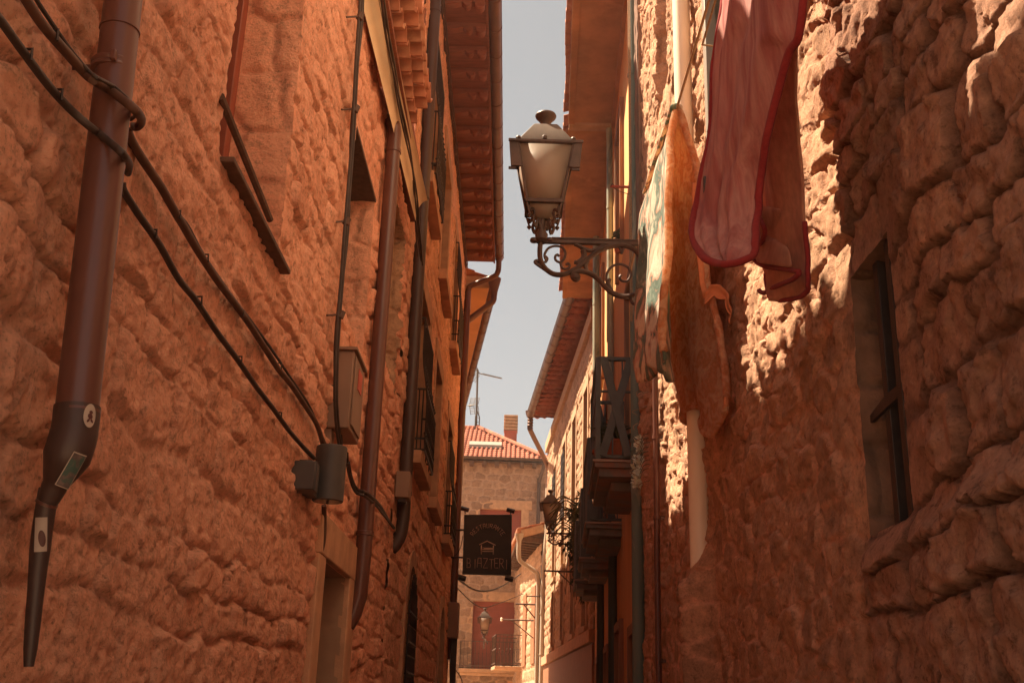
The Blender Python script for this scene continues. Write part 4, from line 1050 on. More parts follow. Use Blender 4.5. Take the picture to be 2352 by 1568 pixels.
downpipe('drainpipe', 'dark bent drainpipe on the end house right of the hanging sign', smooth_path([(1.18, 41.5, ZZ - .02), (1.16, 41.55, ZZ - .25), (1.02, 41.85, ZZ - .75), (1.0, 41.9, ZZ - 1.1), (1.0, 41.9, 5)], 4), .07, M['pipe_dark'])

# aerials
def yagi(mb, p, d, L, n, el=.32):
    p = Vector(p); d = Vector(d).normalized(); up = Vector((0, 0, 1)); s = d.cross(up).normalized()
    mb.tube([p, p + d * L], .026, 5)
    for k in range(n):
        q = p + d * (L * (.25 + .75 * k / (n - 1))); e = el * (1 - .4 * k / n)
        mb.tube([q - s * e / 2 + up * .02, q + s * e / 2 + up * .02], .013, 4)
    for sg in (-1, 1):                      # mesh reflector wings
        u = (up * sg * .8 - d * .45).normalized()
        for k in range(6): mb.tube([p + u * (.06 + .07 * k) - s * .22, p + u * (.06 + .07 * k) + s * .22], .011, 4)
        for k in (-1, 0, 1): mb.tube([p + u * .04 + s * (.2 * k), p + u * .44 + s * (.2 * k)], .011, 4)
aZ = thing('aerial', 'television mast with two yagi aerials on the red tiled roof', 'aerial', (-1.42, 46.6, ZZ + 2.4))
a0 = onY(1094, 985, 46.6); a1 = onY(1097, 848, 46.6)
mm = MB(); mm.tube([a0 - Vector((0,0,.3)), a1], .045, 6)
for k in range(3):
    an = k * 2.1; mm.tube([a0 + Vector((.12 * math.cos(an), .12 * math.sin(an), -.3)), a0 + Vector((.12 * math.cos(an), .12 * math.sin(an), .55)), a0 + Vector((0, 0, .85))], .028, 5)
for k in range(4): mm.tube([a0 + Vector((.12, 0, -.1 + k * .2)), a0 + Vector((-.06, .1, 0 + k * .2)), a0 + Vector((-.06, -.1, .1 + k * .2))], .01, 4)
mm.build('mast', M['antenna'], aZ)
y1 = MB(); p = onY(1099, 857, 46.6); yagi(y1, p, onY(1152, 869, 46.2) - p, (onY(1152, 869, 46.2) - p).length, 14, .3); y1.build('antenna', M['antenna'], aZ)
y2 = MB(); p = onY(1088, 930, 46.6); yagi(y2, p, onY(1068, 934, 45.4) - p, .7, 7, .3); y2.build('antenna', M['antenna'], aZ)

# ------------------------------------------------------------------ street lamps
YL = 6.5
def lz(zx, zy):                                       # sighted on the lamp's own upright plane
    p = onY((1150 + zx / 3.135) / 1.01446, (240 + zy / 3.135) / 1.01446, YL); return p
LO = lz(378, 282)
def ll(zx, zy, dy=0):
    p = lz(zx, zy) - LO; return Vector((p.x + .004 * 0, dy, p.z))
K = 1 / (lz(478, 282) - lz(378, 282)).length * 100    # sight units per metre
def make_lamp(label):
    t = thing('street_lamp', label, 'street lamp', (0, 0, 0), 'wall lanterns along the alley')
    def ze(zy, r): return onY((1150 + 378 / 3.135) / 1.01446, (240 + zy / 3.135) / 1.01446, YL - r).z - LO.z
    zt = ze(158, .085); ztop = ze(72, .0); zb = ze(268, .19); zg = ze(292, .19); zl = ze(700, .115); zk = ze(726, .115); zq = ze(850, .02)
    hw = 390 / K / 2; hb = 245 / K / 2
    m = MB(); m.lathe([(hw * .99, zb), (hw * .98, zb + .01), (.085, zt)], n=4, square=True); m.lathe([(.085, zt - .001), (.075, zt + .012), (.03, zt + .016)], n=4, square=True)
    m.build('roof', M['lamp_top'], t, .003)
    fz = ztop - zt
    MB().lathe([(.036, zt + .004), (.032, zt + fz * .25), (.034, zt + fz * .40), (.050, zt + fz * .56), (.070, zt + fz * .72), (.074, zt + fz * .80), (.070, zt + fz * .87), (.045, zt + fz * .95), (.001, zt + fz)], n=20).build('finial', M['lamp_metal'], t)
    m = MB()
    for (r0, r1, z0, z1) in ((hw + .012, hw + .012, zg, zb),): m.lathe([(r0, z0), (r1, z1)], n=4, square=True)
    m.lathe([(hb + .012, zk), (hb + .014, zl)], n=4, square=True)
    for yq in (-hw - .012, hw + .012): m.beam((-hw - .066, yq, zg + .014), (hw + .066, yq, zg + .014), .012, .02)
    for sx in (-1, 1):
        for sy in (-1, 1): m.beam((sx * hw, sy * hw, zg), (sx * hb, sy * hb, zl), .016, .016, (0, 1, 0))
    # four stub legs of the lower cage
    for sx in (-1, 1):
        for sy in (-1, 1): m.beam((sx * hb, sy * hb, zk), (sx * hb * .82, sy * hb * .82, zk - .075), .012, .012, (0, 1, 0))
    for sx in (-1, 1):
        m.lathe([(.012, -.012), (.02, 0), (.012, .014)], (sx * (hw), -hw, zb + .012), 8)
    m.lathe([(.018, 0), (.018, .02), (.008, .03)], (-.01, -hw - .004, zb + .005), 8)
    m.build('frame', M['lamp_metal'], t, .002)
    m = MB()                                      # hinged side flaps below the brim
    for sx in (-1, 1):
        o = [(sx * (hw + .012), -hw * .55, zg + .018), (sx * (hw + .062), -hw * .55, zg + .018), (sx * (hw + .045), -hw * .55, zg - .175), (sx * (hw - .03), -hw * .55, zg - .175)]
        [MB().prism([(a, yq, c) for a, _, c in o], (0, .02, 0)).build('side_flap', M['lamp_metal'], t, .003) for yq in (-hw - .008,)]
    
    for k in range(4):
        a = math.pi / 2 * k; ca, sa = round(math.cos(a)), round(math.sin(a))
        def q(x, y, z): return (x * ca - y * sa, x * sa + y * ca, z)
        MB().add([q(-hw + .008, -hw + .006, zg), q(hw - .008, -hw + .006, zg), q(hb - .008, -hb + .006, zl), q(-hb + .008, -hb + .006, zl)], [(0,1,2,3)]).build('pane', M['lamp_glass'], t, solid=.003)
    MB().lathe([(hb * .82, zk), (.03, zq)], n=4, square=True, cap=False).build('pane', M['lamp_glass'], t, solid=.003)
    # bulb holder, seen as the darker core
    MB().lathe([(.03, zg), (.04, zg - .05), (.035, zg - .10)], n=12).build('bulb_holder', M['porcelain'], t)
    MB().lathe([(.105, zg - .15), (.11, zg - .14), (.05, zg - .11)], n=16).build('reflector', M['lamp_metal'], t)
    m = MB()
    for sx in (-1, 1):
        for sy in (-1, 1):
            base = [(hb * .86, zk - .02), (hb * .80, zk - .05), (hb * .62, zk - .03), (hb * .55, zk - .06), (hb * .62, zk - .10), (hb * .45, zk - .15), (hb * .33, zq - .01), (.022, zq - .06)]
            m.tube(smooth_path([(sx * a, sy * a, z) for a, z in base], 4), .011, 6)
            m.lathe([(.002, -.02), (.018, 0), (.002, .02)], (sx * hb * .82, sy * hb * .82, zk - .085), 6)
    zs0 = ze(950, .03); zs1 = ze(1010, .03)
    m.lathe([(.02, zq + .02), (.034, zq), (.034, zq - .02), (.026, zs0 + .03), (.045, zs0), (.042, zs0 - .02), (.05, zs1 + .02), (.03, zs1)], (-.012, 0, 0), 10)
    for zx in (285, 425): m.lathe([(.004, -.02), (.026, -.012), (.03, 0), (.026, .012), (.004, .02)], ll(zx + (12 if zx < 300 else -12), 1003), 10)
    m.build('cradle', M['lamp_metal'], t)
    return t
def bracket(t):
    m = MB(); yb = 0
    B = lambda pts, n=5: smooth_path([ll(a, b) for a, b in pts], n)
    xw = 1.1 - LO.x + .03
    m.beam(ll(378, 1010), Vector((xw, 0, ll(378, 1008).z)), .035, .026)
    m.beam(ll(425, 993), Vector((xw, 0, ll(378, 993).z)), .05, .008)
    m.tube(B([(345, 1000), (338, 1080), (345, 1150), (385, 1215), (450, 1252), (530, 1246), (620, 1198), (700, 1130), (780, 1075), (860, 1046), (940, 1040), (1010, 1060), (1060, 1105), (1100, 1170), (1120, 1260)]), .017, 8, flat=1.4)
    m.tube(B([(350, 1160), (318, 1152), (306, 1165), (345, 1195), (400, 1235)]), [.004] + [.013] * 15 + [.012] * 5, 6)
    m.tube(B([(385, 1150), (372, 1110), (400, 1062), (450, 1045), (500, 1055), (525, 1095), (515, 1140), (485, 1162), (455, 1148), (450, 1122), (466, 1108), (480, 1120)]), .009, 7)
    m.tube(B([(488, 1160), (495, 1195), (520, 1212), (548, 1205), (556, 1185), (543, 1172), (530, 1182)]), .009, 7)
    m.tube(B([(380, 1120), (392, 1140), (376, 1165)]), .01, 6)
    m.tube(B([(590, 1035), (635, 1055), (660, 1095), (655, 1140), (620, 1165), (588, 1160)]), [.010] * 8 + [.02] * 6 + [.022] * 8 + [.016] * 3 + [.008], 8)
    m.tube(B([(600, 1030), (680, 1072), (740, 1075), (790, 1050), (840, 1015)]), .015, 7)
    m.tube(B([(688, 1150), (672, 1185), (678, 1225)]), .015, 7)
    m.tube(B([(620, 1275), (605, 1290), (585, 1280), (580, 1258), (600, 1236), (640, 1228), (700, 1243), (760, 1282), (810, 1335), (860, 1382), (920, 1408), (985, 1412), (1050, 1388), (1110, 1340)]), .018, 8, flat=1.3)
    m.lathe([(.004, -.022), (.03, -.014), (.034, 0), (.03, .014), (.004, .022)], ll(600, 1272), 10)
    m.tube(B([(845, 1345), (825, 1300), (830, 1240), (870, 1192), (930, 1178), (985, 1205), (1003, 1255), (980, 1298), (940, 1300), (920, 1275), (932, 1258)]), .009, 7)
    m.tube(B([(850, 1285), (840, 1320), (865, 1370)]), .012, 6)
    m.tube(B([(1000, 1420), (1015, 1460), (1045, 1465), (1052, 1440), (1035, 1435)]), .011, 6)
    m.tube(B([(905, 1035), (930, 1075), (935, 1100), (950, 1060)]), .008, 6)
    m.beam(Vector((xw - .02, 0, ll(0, 960).z)), Vector((xw - .02, 0, ll(0, 1500).z)), .05, .04)
    return m.build('bracket', M['lamp_metal'], t)
def copy_tree(o, parent=None):
    c = o.copy(); COL.objects.link(c)
    if parent: c.parent = parent
    for k in list(o.children): copy_tree(k, c)
    return c
lamp1 = make_lamp('large square lantern on a scrolled iron bracket, nearest lamp, against the sky')
bracket(lamp1)
lamp2 = copy_tree(lamp1); lamp2['label'] = 'square lantern on a scrolled bracket beside the cream drainpipe and hanging ivy'
lamp3 = copy_tree(lamp1); lamp3['label'] = 'small far lantern in front of the red shuttered window above a balcony'
lamp1.location = LO
p2 = onY(1265, 1147, 23.6); lamp2.location = p2; lamp2.rotation_euler = (0, 0, -.06)
p3 = onY(1114, 1411, 36.3); 
for k in [k for k in lamp3.children if k.name.startswith('bracket')]: bpy.data.objects.remove(k)
lamp3.location = p3
m = MB(); m.tube(smooth_path([(0, 0, -.62), (0, .02, -.78), (.02, .2, -.9), (.02, 1.0, -.72), (.02, 5.35, -.62)], 5), .022, 7); m.tube(smooth_path([(0, .05, -.8), (-.0, .1, -1.0), (0, .3, -1.05), (0, .5, -.95)], 4), .018, 6)
br = m.build('bracket', M['lamp_metal'], None); br.parent = lamp3

# ------------------------------------------------------------------ hanging sign
sg = thing('hanging_sign', 'black board sign with a bed emblem hanging from the corner house on iron rods', 'sign', (-.44, 19.5, 4.4), )
SY = 19.5
c0 = onY(1066, 1181, SY); c1 = onY(1176, 1181, SY); c2 = onY(1174, 1321, SY); c3 = onY(1062, 1318, SY)
MB().prism([c0, c1, c2, c3], (0, .045, 0)).build('board', M['sign'], sg, .006)
def sgp(u, v, d=.004):                       # board coordinates: u 0..1 across, v 0..1 down
    a = c0.lerp(c1, u); b = c3.lerp(c2, u); p = a.lerp(b, v); return Vector((p.x, SY - d, p.z))
GL = {'R': [[(0,1),(0,0),(.7,.05),(.85,.25),(.6,.5),(.05,.52)], [(.35,.52),(.9,1)]], 'E': [[(.85,0),(0,0),(0,1),(.85,1)], [(0,.5),(.65,.5)]], 'S': [[(.85,.12),(.45,0),(.05,.2),(.4,.48),(.85,.75),(.45,1),(0,.88)]],
      'T': [[(0,0),(1,0)], [(.5,0),(.5,1)]], 'A': [[(0,1),(.15,0),(.85,0),(.95,1)], [(.05,.55),(.9,.55)]], 'U': [[(0,0),(.05,.85),(.45,1),(.85,.85),(.9,0)]], 'N': [[(0,1),(.05,0),(.85,1),(.9,0)]],
      'B': [[(0,0),(0,1),(.7,.95),(.8,.7),(.6,.5),(0,.5)], [(0,0),(.6,.05),(.7,.28),(.6,.5)]], 'I': [[(.4,0),(.4,1)]], 'Z': [[(0,0),(.95,0),(0,1),(1,1)]]}
aspect = (c1 - c0).length / (c3 - c0).length
def stroke(mb, pts, wd=.012):
    for a, b in zip(pts, pts[1:]): mb.beam(a, b, .008, wd, (0, 1, 0)) if (Vector(b) - Vector(a)).length > 1e-5 else None
def stroke_flat(mb, pts, wd):
    for a, b in zip(pts, pts[1:]):
        a = Vector(a); b = Vector(b); d = (b - a)
        if d.length < 1e-5: continue
        d.normalize(); s = Vector((0, 1, 0)).cross(d) * wd / 2; e = d * wd * .3
        mb.prism([a - e - s, b + e - s, b + e + s, a - e + s], (0, -.006, 0))
lt = MB(); word = 'RESTAURANTE'
for i, ch_ in enumerate(word):
    a = lerp(-1.02, 1.02, i / (len(word) - 1)); rad = .37
    cu, cvv = .5 + rad * math.sin(a), .47 - rad * math.cos(a) * .93 * aspect
    for s in GL[ch_]:
        pts = []
        for (x, y) in s:
            lx = (x - .45) * .055; ly = (y - .5) * .088
            pts.append(sgp(cu + lx * math.cos(a) - ly * math.sin(a), cvv + (lx * math.sin(a) + ly * math.cos(a)) * aspect))
        stroke_flat(lt, pts, .0085)
word = 'BIAZTERI'; xs_ = [.09, .235, .30, .425, .545, .655, .76, .885]
for i, ch_ in enumerate(word):
    for s in GL[ch_]:
        wch = .095 if ch_ != 'I' else .05
        stroke_flat(lt, [sgp(xs_[i] + x * wch * .95, .735 + y * .155 + .012 * math.sin(i * 2)) for x, y in s], .0095)
lt.build('lettering', M['sign_letter'], sg, sharp=0)
em = MB()
stroke_flat(em, [sgp(.335, .505), sgp(.495, .445), sgp(.665, .51)], .018)
for u in (.375, .625): stroke_flat(em, [sgp(u, .52), sgp(u, .66)], .02)
for v in (.585, .615): stroke_flat(em, [sgp(.375, v), sgp(.63, v)], .016)
stroke_flat(em, [sgp(.44, .565), sgp(.62, .565)], .022); em.lathe([(.016, -.004), (.016, .004)], sgp(.415, .558), 8)
em.build('emblem', M['sign_mark'], sg, sharp=0)
rd = MB()
for v in (.26, .72):
    p = sgp(-.02, v, -.02); rd.tube([p + Vector((.12, 0, 0)), (-1.12, SY + .02, p.z)], .018, 6)
rd.build('bracket', M['iron'], sg)
for (u, v, dz) in ((.02, -.02, .05), (.97, -.005, .04), (.0, 1.03, -.05), (.96, 1.02, -.05)):
    p = sgp(u, v, .16) + Vector((0, 0, dz)); m = MB()
    rt = Matrix.Rotation(.25, 3, 'Y') @ Matrix.Rotation(.4 * (1 if v < .5 else -1), 3, 'X')
    m.box(p - Vector((.075, .05, .03)), p + Vector((.075, .05, .03)), rt); m.tube([p + Vector((0, .03, 0)), sgp(u, v, .0) + Vector((0, .02, 0))], .012, 6)
    m.build('spotlight', M['iron'], sg, .006)
MB().tube(smooth_path([(-.9, SY, 4.55), (-.93, SY - .02, 4.35), (-1.0, SY, 4.22), (-1.06, SY + .02, 4.2)], 4), .008, 5).build('cord', M['cable'], sg)

# cables slung across below the sign
def wire(label, pts, r, mat='cable', n=6, grp=None, sm=6):
    o = MB().tube(smooth_path(pts, sm), r, n, True).build('cable', M[mat]); return tag(o, label, 'cable', grp)
wire('upper black cable slung across the alley just under the hanging sign', [(-1.1, 20.5, 3.97), (-.75, 24, 4.05), (-.3, 28, 4.55), (.3, 33.8, 5.6)], .022)
wire('lower thin sagging cable below the hanging sign', [(-1.1, 20.6, 3.82), (-.7, 24.5, 3.75), (-.3, 28.5, 4.2), (.4, 33.8, 5.0)], .011)

# ------------------------------------------------------------------ near drainpipe with stickers
def px(x, y, Y): return onY(x, y, Y)
q0 = onY(283, 0, 2.245); 
axis = [Vector((-.995, 2.245, 6.0)), Vector((-.995, 2.25, 2.24))]
low = [onY(157, 1040, 2.26), onY(128, 1110, 2.28), onY(107, 1155, 2.29), onY(92, 1260, 2.31), onY(66, 1530, 2.33)]
t = thing('drainpipe', 'fat brown drainpipe with stickers, narrowing at its broken foot', 'drainpipe', (-1.05, 2.3, 1.6))
topx = onY(283, 0, 2.245); midx = onY(194, 788, 2.255); bx = onY(172, 985, 2.26)
dirp = (topx - bx).normalized()
MB().tube([topx + dirp * 2.2, topx, midx, bx], .0455, 28).build('pipe', M['pipe_brown'], t)
MB().tube(smooth_path([bx + dirp * .05, bx, low[0], low[1], low[2]], 6), [.049] * 7 + [.050] * 6 + list(np.linspace(.05, .027, 6)) + list(np.linspace(.027, .021, 6)), 20).build('reducer', M['pipe_dark'], t)
MB().tube(smooth_path([low[2] + Vector((0, 0, .03)), low[2], low[3], low[4]], 5), [.0215] * 11 + [.019, .017, .016, .014, .010], 16).build('lower_pipe', M['pipe_dark'], t)
cl = MB()
pc = onY(258, 157, 2.247)
cl.tube([pc - dirp * .013, pc - dirp * .012, pc - dirp * .005, pc, pc + dirp * .005, pc + dirp * .012, pc + dirp * .013], [.046, .051, .051, .0475, .051, .051, .046], 24)
cl.box(pc + Vector((.015, -.062, -.012)), pc + Vector((.028, -.045, .014))); cl.beam(pc, pc + Vector((-.12, 0, 0)), .012, .012)
cl.build('clamp', M['pipe_brown'], t, .002)
jn = MB()
for (p, dd) in ((onY(178, 945, 2.259), dirp), (low[2], (low[1] - low[2]).normalized()), (onY(275, 70, 2.245), dirp)):
    rr = .0468 if p.z > 2 else .0225
    MB().tube([p - dd * .004, p - dd * .003, p + dd * .003, p + dd * .004], [rr - .002, rr + .0015, rr + .0015, rr - .002], 20).build('collar', M['pipe_brown'], t)
def on_pipe(cx, cy, w_, h_, tilt, rad, base, ax, shape='rect', lift=.0012):
    """a sticker wrapped round the pipe: centre angle cx (rad, 0 = towards the viewer), height offset cy"""
    o = Vector((0, -1, 0)); o = (o - ax * o.dot(ax)).normalized(); sd = ax.cross(o).normalized()
    rows = []; n = 12
    for j in range(n + 1):
        rr = []
        for i in range(n + 1):
            a, b_ = (i / n - .5) * w_, (j / n - .5) * h_
            if shape == 'oval':
                u_, v_ = i / n * 2 - 1, j / n * 2 - 1
                a, b_ = w_ / 2 * u_ * math.sqrt(1 - v_ * v_ / 2), h_ / 2 * v_ * math.sqrt(1 - u_ * u_ / 2)
            x = a * math.cos(tilt) - b_ * math.sin(tilt); y = a * math.sin(tilt) + b_ * math.cos(tilt)
            an = cx + x / rad
            rr.append(base + ax * (cy + y) + (o * math.cos(an) + sd * math.sin(an)) * (rad + lift))
        rows.append(rr)
    return MB().grid(rows)
sx_ = bx
on_pipe(.92, .055 - .06, .028, .052, 0, .0505, onY(176, 958, 2.259), dirp, 'oval', .0015).build('sticker', M['sticker_white'], t)['label'] = 'oval white sticker'
k_ = t.children[-1]
ink = MB()
for (dx, dy, ww, hh, tl_) in ((.001, .009, .010, .010, 0), (.0, -.002, .013, .016, .4), (-.004, -.014, .006, .012, -.5), (.005, -.014, .006, .012, .6)):
    g_ = on_pipe(.92 + dx * .8 / .0455, -.005 + dy * .8, ww * .8, hh * .8, tl_, .0505, onY(176, 958, 2.259), dirp, 'oval', .003); ink.add(g_.v, g_.f)
ink.build('figure', M['sticker_ink'], k_)
lb = onY(148, 1075, 2.272); ax2 = (low[0] - low[1]).normalized()
on_pipe(.72, .012, .028, .080, -.12, .0505, lb, ax2, 'rect', .004).build('sticker', M['sticker_white'], t)['label'] = 'rectangular picture sticker'
k_ = t.children[-1]
on_pipe(.72, .012, .0245, .0755, -.12, .0505, lb, ax2, 'rect', .0056).build('picture', M['sticker_dark'], k_)
lb = onY(97, 1225, 2.303); ax3 = (low[2] - low[3]).normalized()
on_pipe(.3, 0, .024, .072, .12, .0212, lb, ax3, 'rect', .0022).build('sticker', M['sticker_white'], t)['label'] = 'torn white paper sticker'
k_ = t.children[-1]
on_pipe(.45, -.008, .013, .035, .2, .0212, lb, ax3, 'oval', .0032).build('mark', M['sticker_ink'], k_)

# ------------------------------------------------------------------ cables on the left wall
def W(x, y, X=-1.06): return onX(x, y, X + (.035 if x < 215 else 0))
PXF = -.935
cab = thing('cable', 'thick brown cable pair looped round the fat drainpipe and running down to the lamp fitting', 'cable', W(560, 720))
c_main = [W(30, -60), W(60, 0), W(100, 60), W(150, 118), W(195, 168, -1.05), W(218, 186, -.98), onY(250, 205, 2.19), onY(290, 235, 2.17), onY(315, 258, 2.20), W(325, 275, -1.0), W(318, 290, -1.03), W(300, 291, -1.05)]
c_rest = [W(292, 300, -1.06), W(305, 330), W(335, 378), W(370, 430), W(405, 492), W(422, 520), W(452, 572), W(500, 645), W(545, 705), W(580, 755), W(612, 805), W(640, 848), W(668, 882), W(700, 930), W(728, 975), W(742, 1020, -1.06)]
MB().tube(smooth_path(c_main, 6), .0115, 10).build('loop', M['cable_brown'], cab)
MB().tube(smooth_path(c_rest, 5), .0135, 10).build('run', M['cable_brown'], cab)
c_thin = [W(52, -60), W(84, 0), W(122, 58), W(160, 112), W(200, 160, -1.04), W(222, 178, -.97), onY(262, 200, 2.185), onY(300, 236, 2.18), W(312, 262, -1.0), W(300, 275, -1.04)]
c_th2 = [W(296, 300, -1.055), W(322, 350, -1.07), W(400, 478, -1.06), W(432, 520, -1.06), W(470, 590, -1.06), W(540, 690, -1.06), W(575, 735, -1.06), W(622, 800, -1.06), W(668, 868, -1.06), W(712, 935, -1.06), W(748, 1020, -1.05)]
MB().tube(smooth_path(c_thin, 6), .005, 8).build('loop', M['cable'], cab)
MB().tube(smooth_path(c_th2, 5), .006, 8).build('run', M['cable'], cab)
cl = MB()
for (x, y) in ((120, 85), (185, 170), (405, 496), (470, 595), (552, 722), (640, 842)):
    p = W(x, y); MB().tube([p + Vector((-.015, 0, .016)), p + Vector((.012, -.004, .016)), p + Vector((.014, -.004, -.012))], .0035, 5).build('clip', M['iron'], cab)
cab = thing('cable', 'single black cable crossing the fat drainpipe lower down and ending at the junction box', 'cable', W(440, 690))
c_main = [W(-40, 0), W(0, 46), W(50, 115), W(110, 195), W(160, 250), W(205, 290, -1.03), onY(225, 305, 2.20), onY(262, 335, 2.185), onY(286, 358, 2.20), W(297, 378, -1.0), W(294, 398, -1.05)]
c_rest = [W(280, 420, -1.06), W(285, 440), W(320, 495), W(365, 560), W(410, 640), W(450, 690), W(500, 765), W(545, 825), W(590, 890), W(625, 935), W(665, 990), W(700, 1030), W(722, 1052, -1.05)]
MB().tube(smooth_path(c_main, 6), .0095, 10).build('loop', M['cable'], cab)
MB().tube(smooth_path(c_rest, 5), .011, 10).build('run', M['cable'], cab)
cl = MB()
for (x, y) in ((60, 130), (130, 222), (350, 540), (455, 692), (548, 828), (640, 955)):
    p = W(x, y); MB().tube([p + Vector((-.015, 0, .016)), p + Vector((.012, -.004, .016)), p + Vector((.014, -.004, -.012))], .0035, 5).build('clip', M['iron'], cab)

cab = thing('cable', 'upright bundle of black cables held off the wall by thin pins above the meter box', 'cable', W(800, 500))
vb = MB()
pts_ = [(833, -60), (828, 30), (820, 140), (815, 240), (810, 330), (803, 420), (794, 530), (786, 640), (779, 725), (773, 830), (772, 930), (778, 1000), (784, 1030)]
for k, dx in enumerate((-3, 2, 6)):
    vb.tube(smooth_path([W(x + dx * (1 if k != 2 else math.sin(i * 1.3)), y, -1.03 - .012 * k) for i, (x, y) in enumerate(pts_)], 4), .0085 if k < 2 else .007, 7)
vb.build('bundle', M['cable'], cab)
pn = MB()
for (x, y) in ((825, 38), (815, 250), (794, 508), (781, 722)):
    p = W(x, y, -1.03); e = W(x - 30, y + 2, -1.09); pn = MB(); pn.tube([e, p], .006, 6); pn.tube([p + Vector((.0, 0, -.02)), p + Vector((.012, 0, .02))], .022, 8); pn.build('pin', M['iron_rust'], cab)

# cable bundles under the eaves
eb = MB(); rng = random.Random(4)
for k in range(4):
    eb.tube([(-1.06 + .022 * math.cos(y * 3.1 + k * 1.57), y, 9.88 + .03 * math.sin(y * 3.1 + k * 1.57) - .03 * abs(math.sin(y * 1.1))) for y in np.arange(9.7, 19.6, .12)], .012, 5)
tag(eb.build('cable', M['cable_brown']), 'twisted rope-like cable bundle under the carved rafters of the tall house', 'cable')
eb = MB()
for k in range(5):
    eb.tube([(-.985 + .018 * math.cos(y * 2.3 + k * 1.9) + .01 * k, y, 6.04 - .03 * k + .02 * math.sin(y * 2.1 + k * 2) - (.18 * max(0, y - 8.2) ** 1.5 if k < 3 else .1 * max(0, y - 8) ** 2)) for y in np.arange(3, 9.7, .1)], .008, 5)
tag(eb.build('cable', M['cable']), 'tangled dark cables along the edge of the cream cove under the low tiled eave', 'cable')

# lamp fitting, meter box and the rest
ft = thing('wall_light', 'dark cylinder wall light with its junction box where the slanting cables end', 'wall light', W(757, 1090))
ctop = onX(763, 1026, -.985); cbot = onX(756, 1156, -.985); cbot = Vector((ctop.x, ctop.y, cbot.z))
MB().lathe([(.079, 0), (.083, .004), (.083, ctop.z - cbot.z - .004), (.079, ctop.z - cbot.z)], cbot, 28).build('cylinder', M['fitting_grey'], ft)
MB().lathe([(.07, -.001), (.07, .0)], cbot, 24).build('lens', M['window_glass'], ft)
a = onY(678, 1056, 5.22); b_ = onY(733, 1124, 5.22)
jb = MB(); jb.box((-1.12, 5.22, b_.z), (b_.x - .028, 5.34, a.z)); jb.build('junction_box', M['fitting_grey'], ft, .006)
jb = MB(); jb.box((-1.12, 5.23, b_.z + .004), (b_.x - .02, 5.232, a.z - .004)); jb.box((-1.12, 5.342, b_.z + .02), (-1.03, 5.58, a.z + .03)); jb.build('mount', M['fitting_grey'], ft, .004)
tag(MB().tube(smooth_path([W(744, 1160, -1.06), W(745, 1190, -1.06), W(744, 1230, -1.06), W(738, 1262, -1.07), W(722, 1292, -1.1)], 5), .014, 8).build('conduit', M['cable_brown']), 'short brown conduit hanging below the cylinder wall light above the doorway', 'conduit')
mb = thing('meter_box', 'tall beige meter box behind the black cables on the left wall', 'meter box', (-1.05, 6.2, 3.5))
a = onX(752, 818, -1.09); b_ = onX(757, 990, -1.09)
x0, x1, y0, y1, z1, z0 = -1.14, -.985, 6.12, 6.55, 3.62, 3.14
MB().box((x0, y0, z0), (x1, y1, z1)).build('case', M['box_beige'], mb, .008)
MB().box((x1 + .001, y0 + .03, z0 + .03), (x1 + .012, y1 - .03, z1 - .03)).build('door', M['box_beige'], mb, .004)
MB().box((x0, y0 - .02, z1 + .001), (x1 + .02, y1 + .02, z1 + .02)).build('cover', M['box_beige'], mb, .004)
MB().box((x1 + .013, y0 + .14, z1 - .2), (x1 + .016, y0 + .3, z1 - .07)).build('sticker', M['rod_red'], mb)
MB().box((x0, y0 + .02, z0 - .16), (x1 - .10, y0 + .14, z0 - .002)).build('trunking', M['box_beige'], mb, .006)

tag(MB().tube(smooth_path([W(800, 1062, -1.04), W(806, 1095, -1.04), W(818, 1122, -1.03), W(838, 1130, -.97), W(855, 1142, -.965), W(875, 1165, -1.02), W(893, 1196, -1.05), W(905, 1212, -1.05)], 5), .013, 7)
    .tube(smooth_path([W(797, 1040, -1.04), W(801, 1085, -1.05), W(816, 1128, -1.03), W(836, 1138, -.975), W(860, 1156, -.98), W(880, 1180, -1.03), W(900, 1206, -1.05)], 5), .010, 7).build('cable', M['cable']),
    'black cable pair crossing the reddish drainpipe to the foot of the dark one', 'cable')
# second and third drainpipes
yp = 7.42
downpipe('drainpipe', 'reddish brown drainpipe with an elbow at its top, just past the plastered doorway', smooth_path([(-1.16, yp, 5.98), (-1.08, yp, 5.97), (-1.03, yp, 5.92), (-1.02, yp, 5.84)], 4) + [(-1.02, yp, 2.6), (-1.03, yp + .02, 2.3), (-1.06, yp + .02, 2.18), (-1.10, yp + .02, 2.1)], .056, M['pipe_brown'],
         [((-1.02, yp, z), (0, 0, 1)) for z in (5.7, 2.72)], n=20)
yp = 10.02
downpipe('drainpipe', 'dark brown drainpipe with a curved foot at the joint of the two stone houses', [(-1.03, yp, 9.9), (-1.03, yp, 3.32)] + smooth_path([(-1.03, yp, 3.28), (-1.045, yp - .01, 3.12), (-1.085, yp - .02, 3.02), (-1.12, yp - .03, 2.98)], 4), .063, M['pipe_dark'],
         [((-1.03, yp, z), (0, 0, 1)) for z in (8.9, 6.6, 3.5)], n=18)
bxp = onX(910, 1072, -1.0)
tb = thing('terminal_box', 'small pale box clipped beside the foot of the dark drainpipe', 'box', (-1.0, 9.75, bxp.z))
MB().box((-1.08, 9.62, bxp.z - .12), (-.95, 9.86, bxp.z + .12)).build('case', M['box_beige'], tb, .008); MB().box((-1.05, 9.68, bxp.z - .15), (-.98, 9.8, bxp.z - .122)).build('gland', M['fitting_grey'], tb)
mb2 = thing('meter_box', 'pale box with black cable ends on the far corner pipe below the sign', 'meter box', (-1, 19.5, 3.1))
MB().box((-1.1, 19.2, 2.75), (-.9, 19.6, 3.35)).build('case', M['box_beige'], mb2, .01)
m = MB()
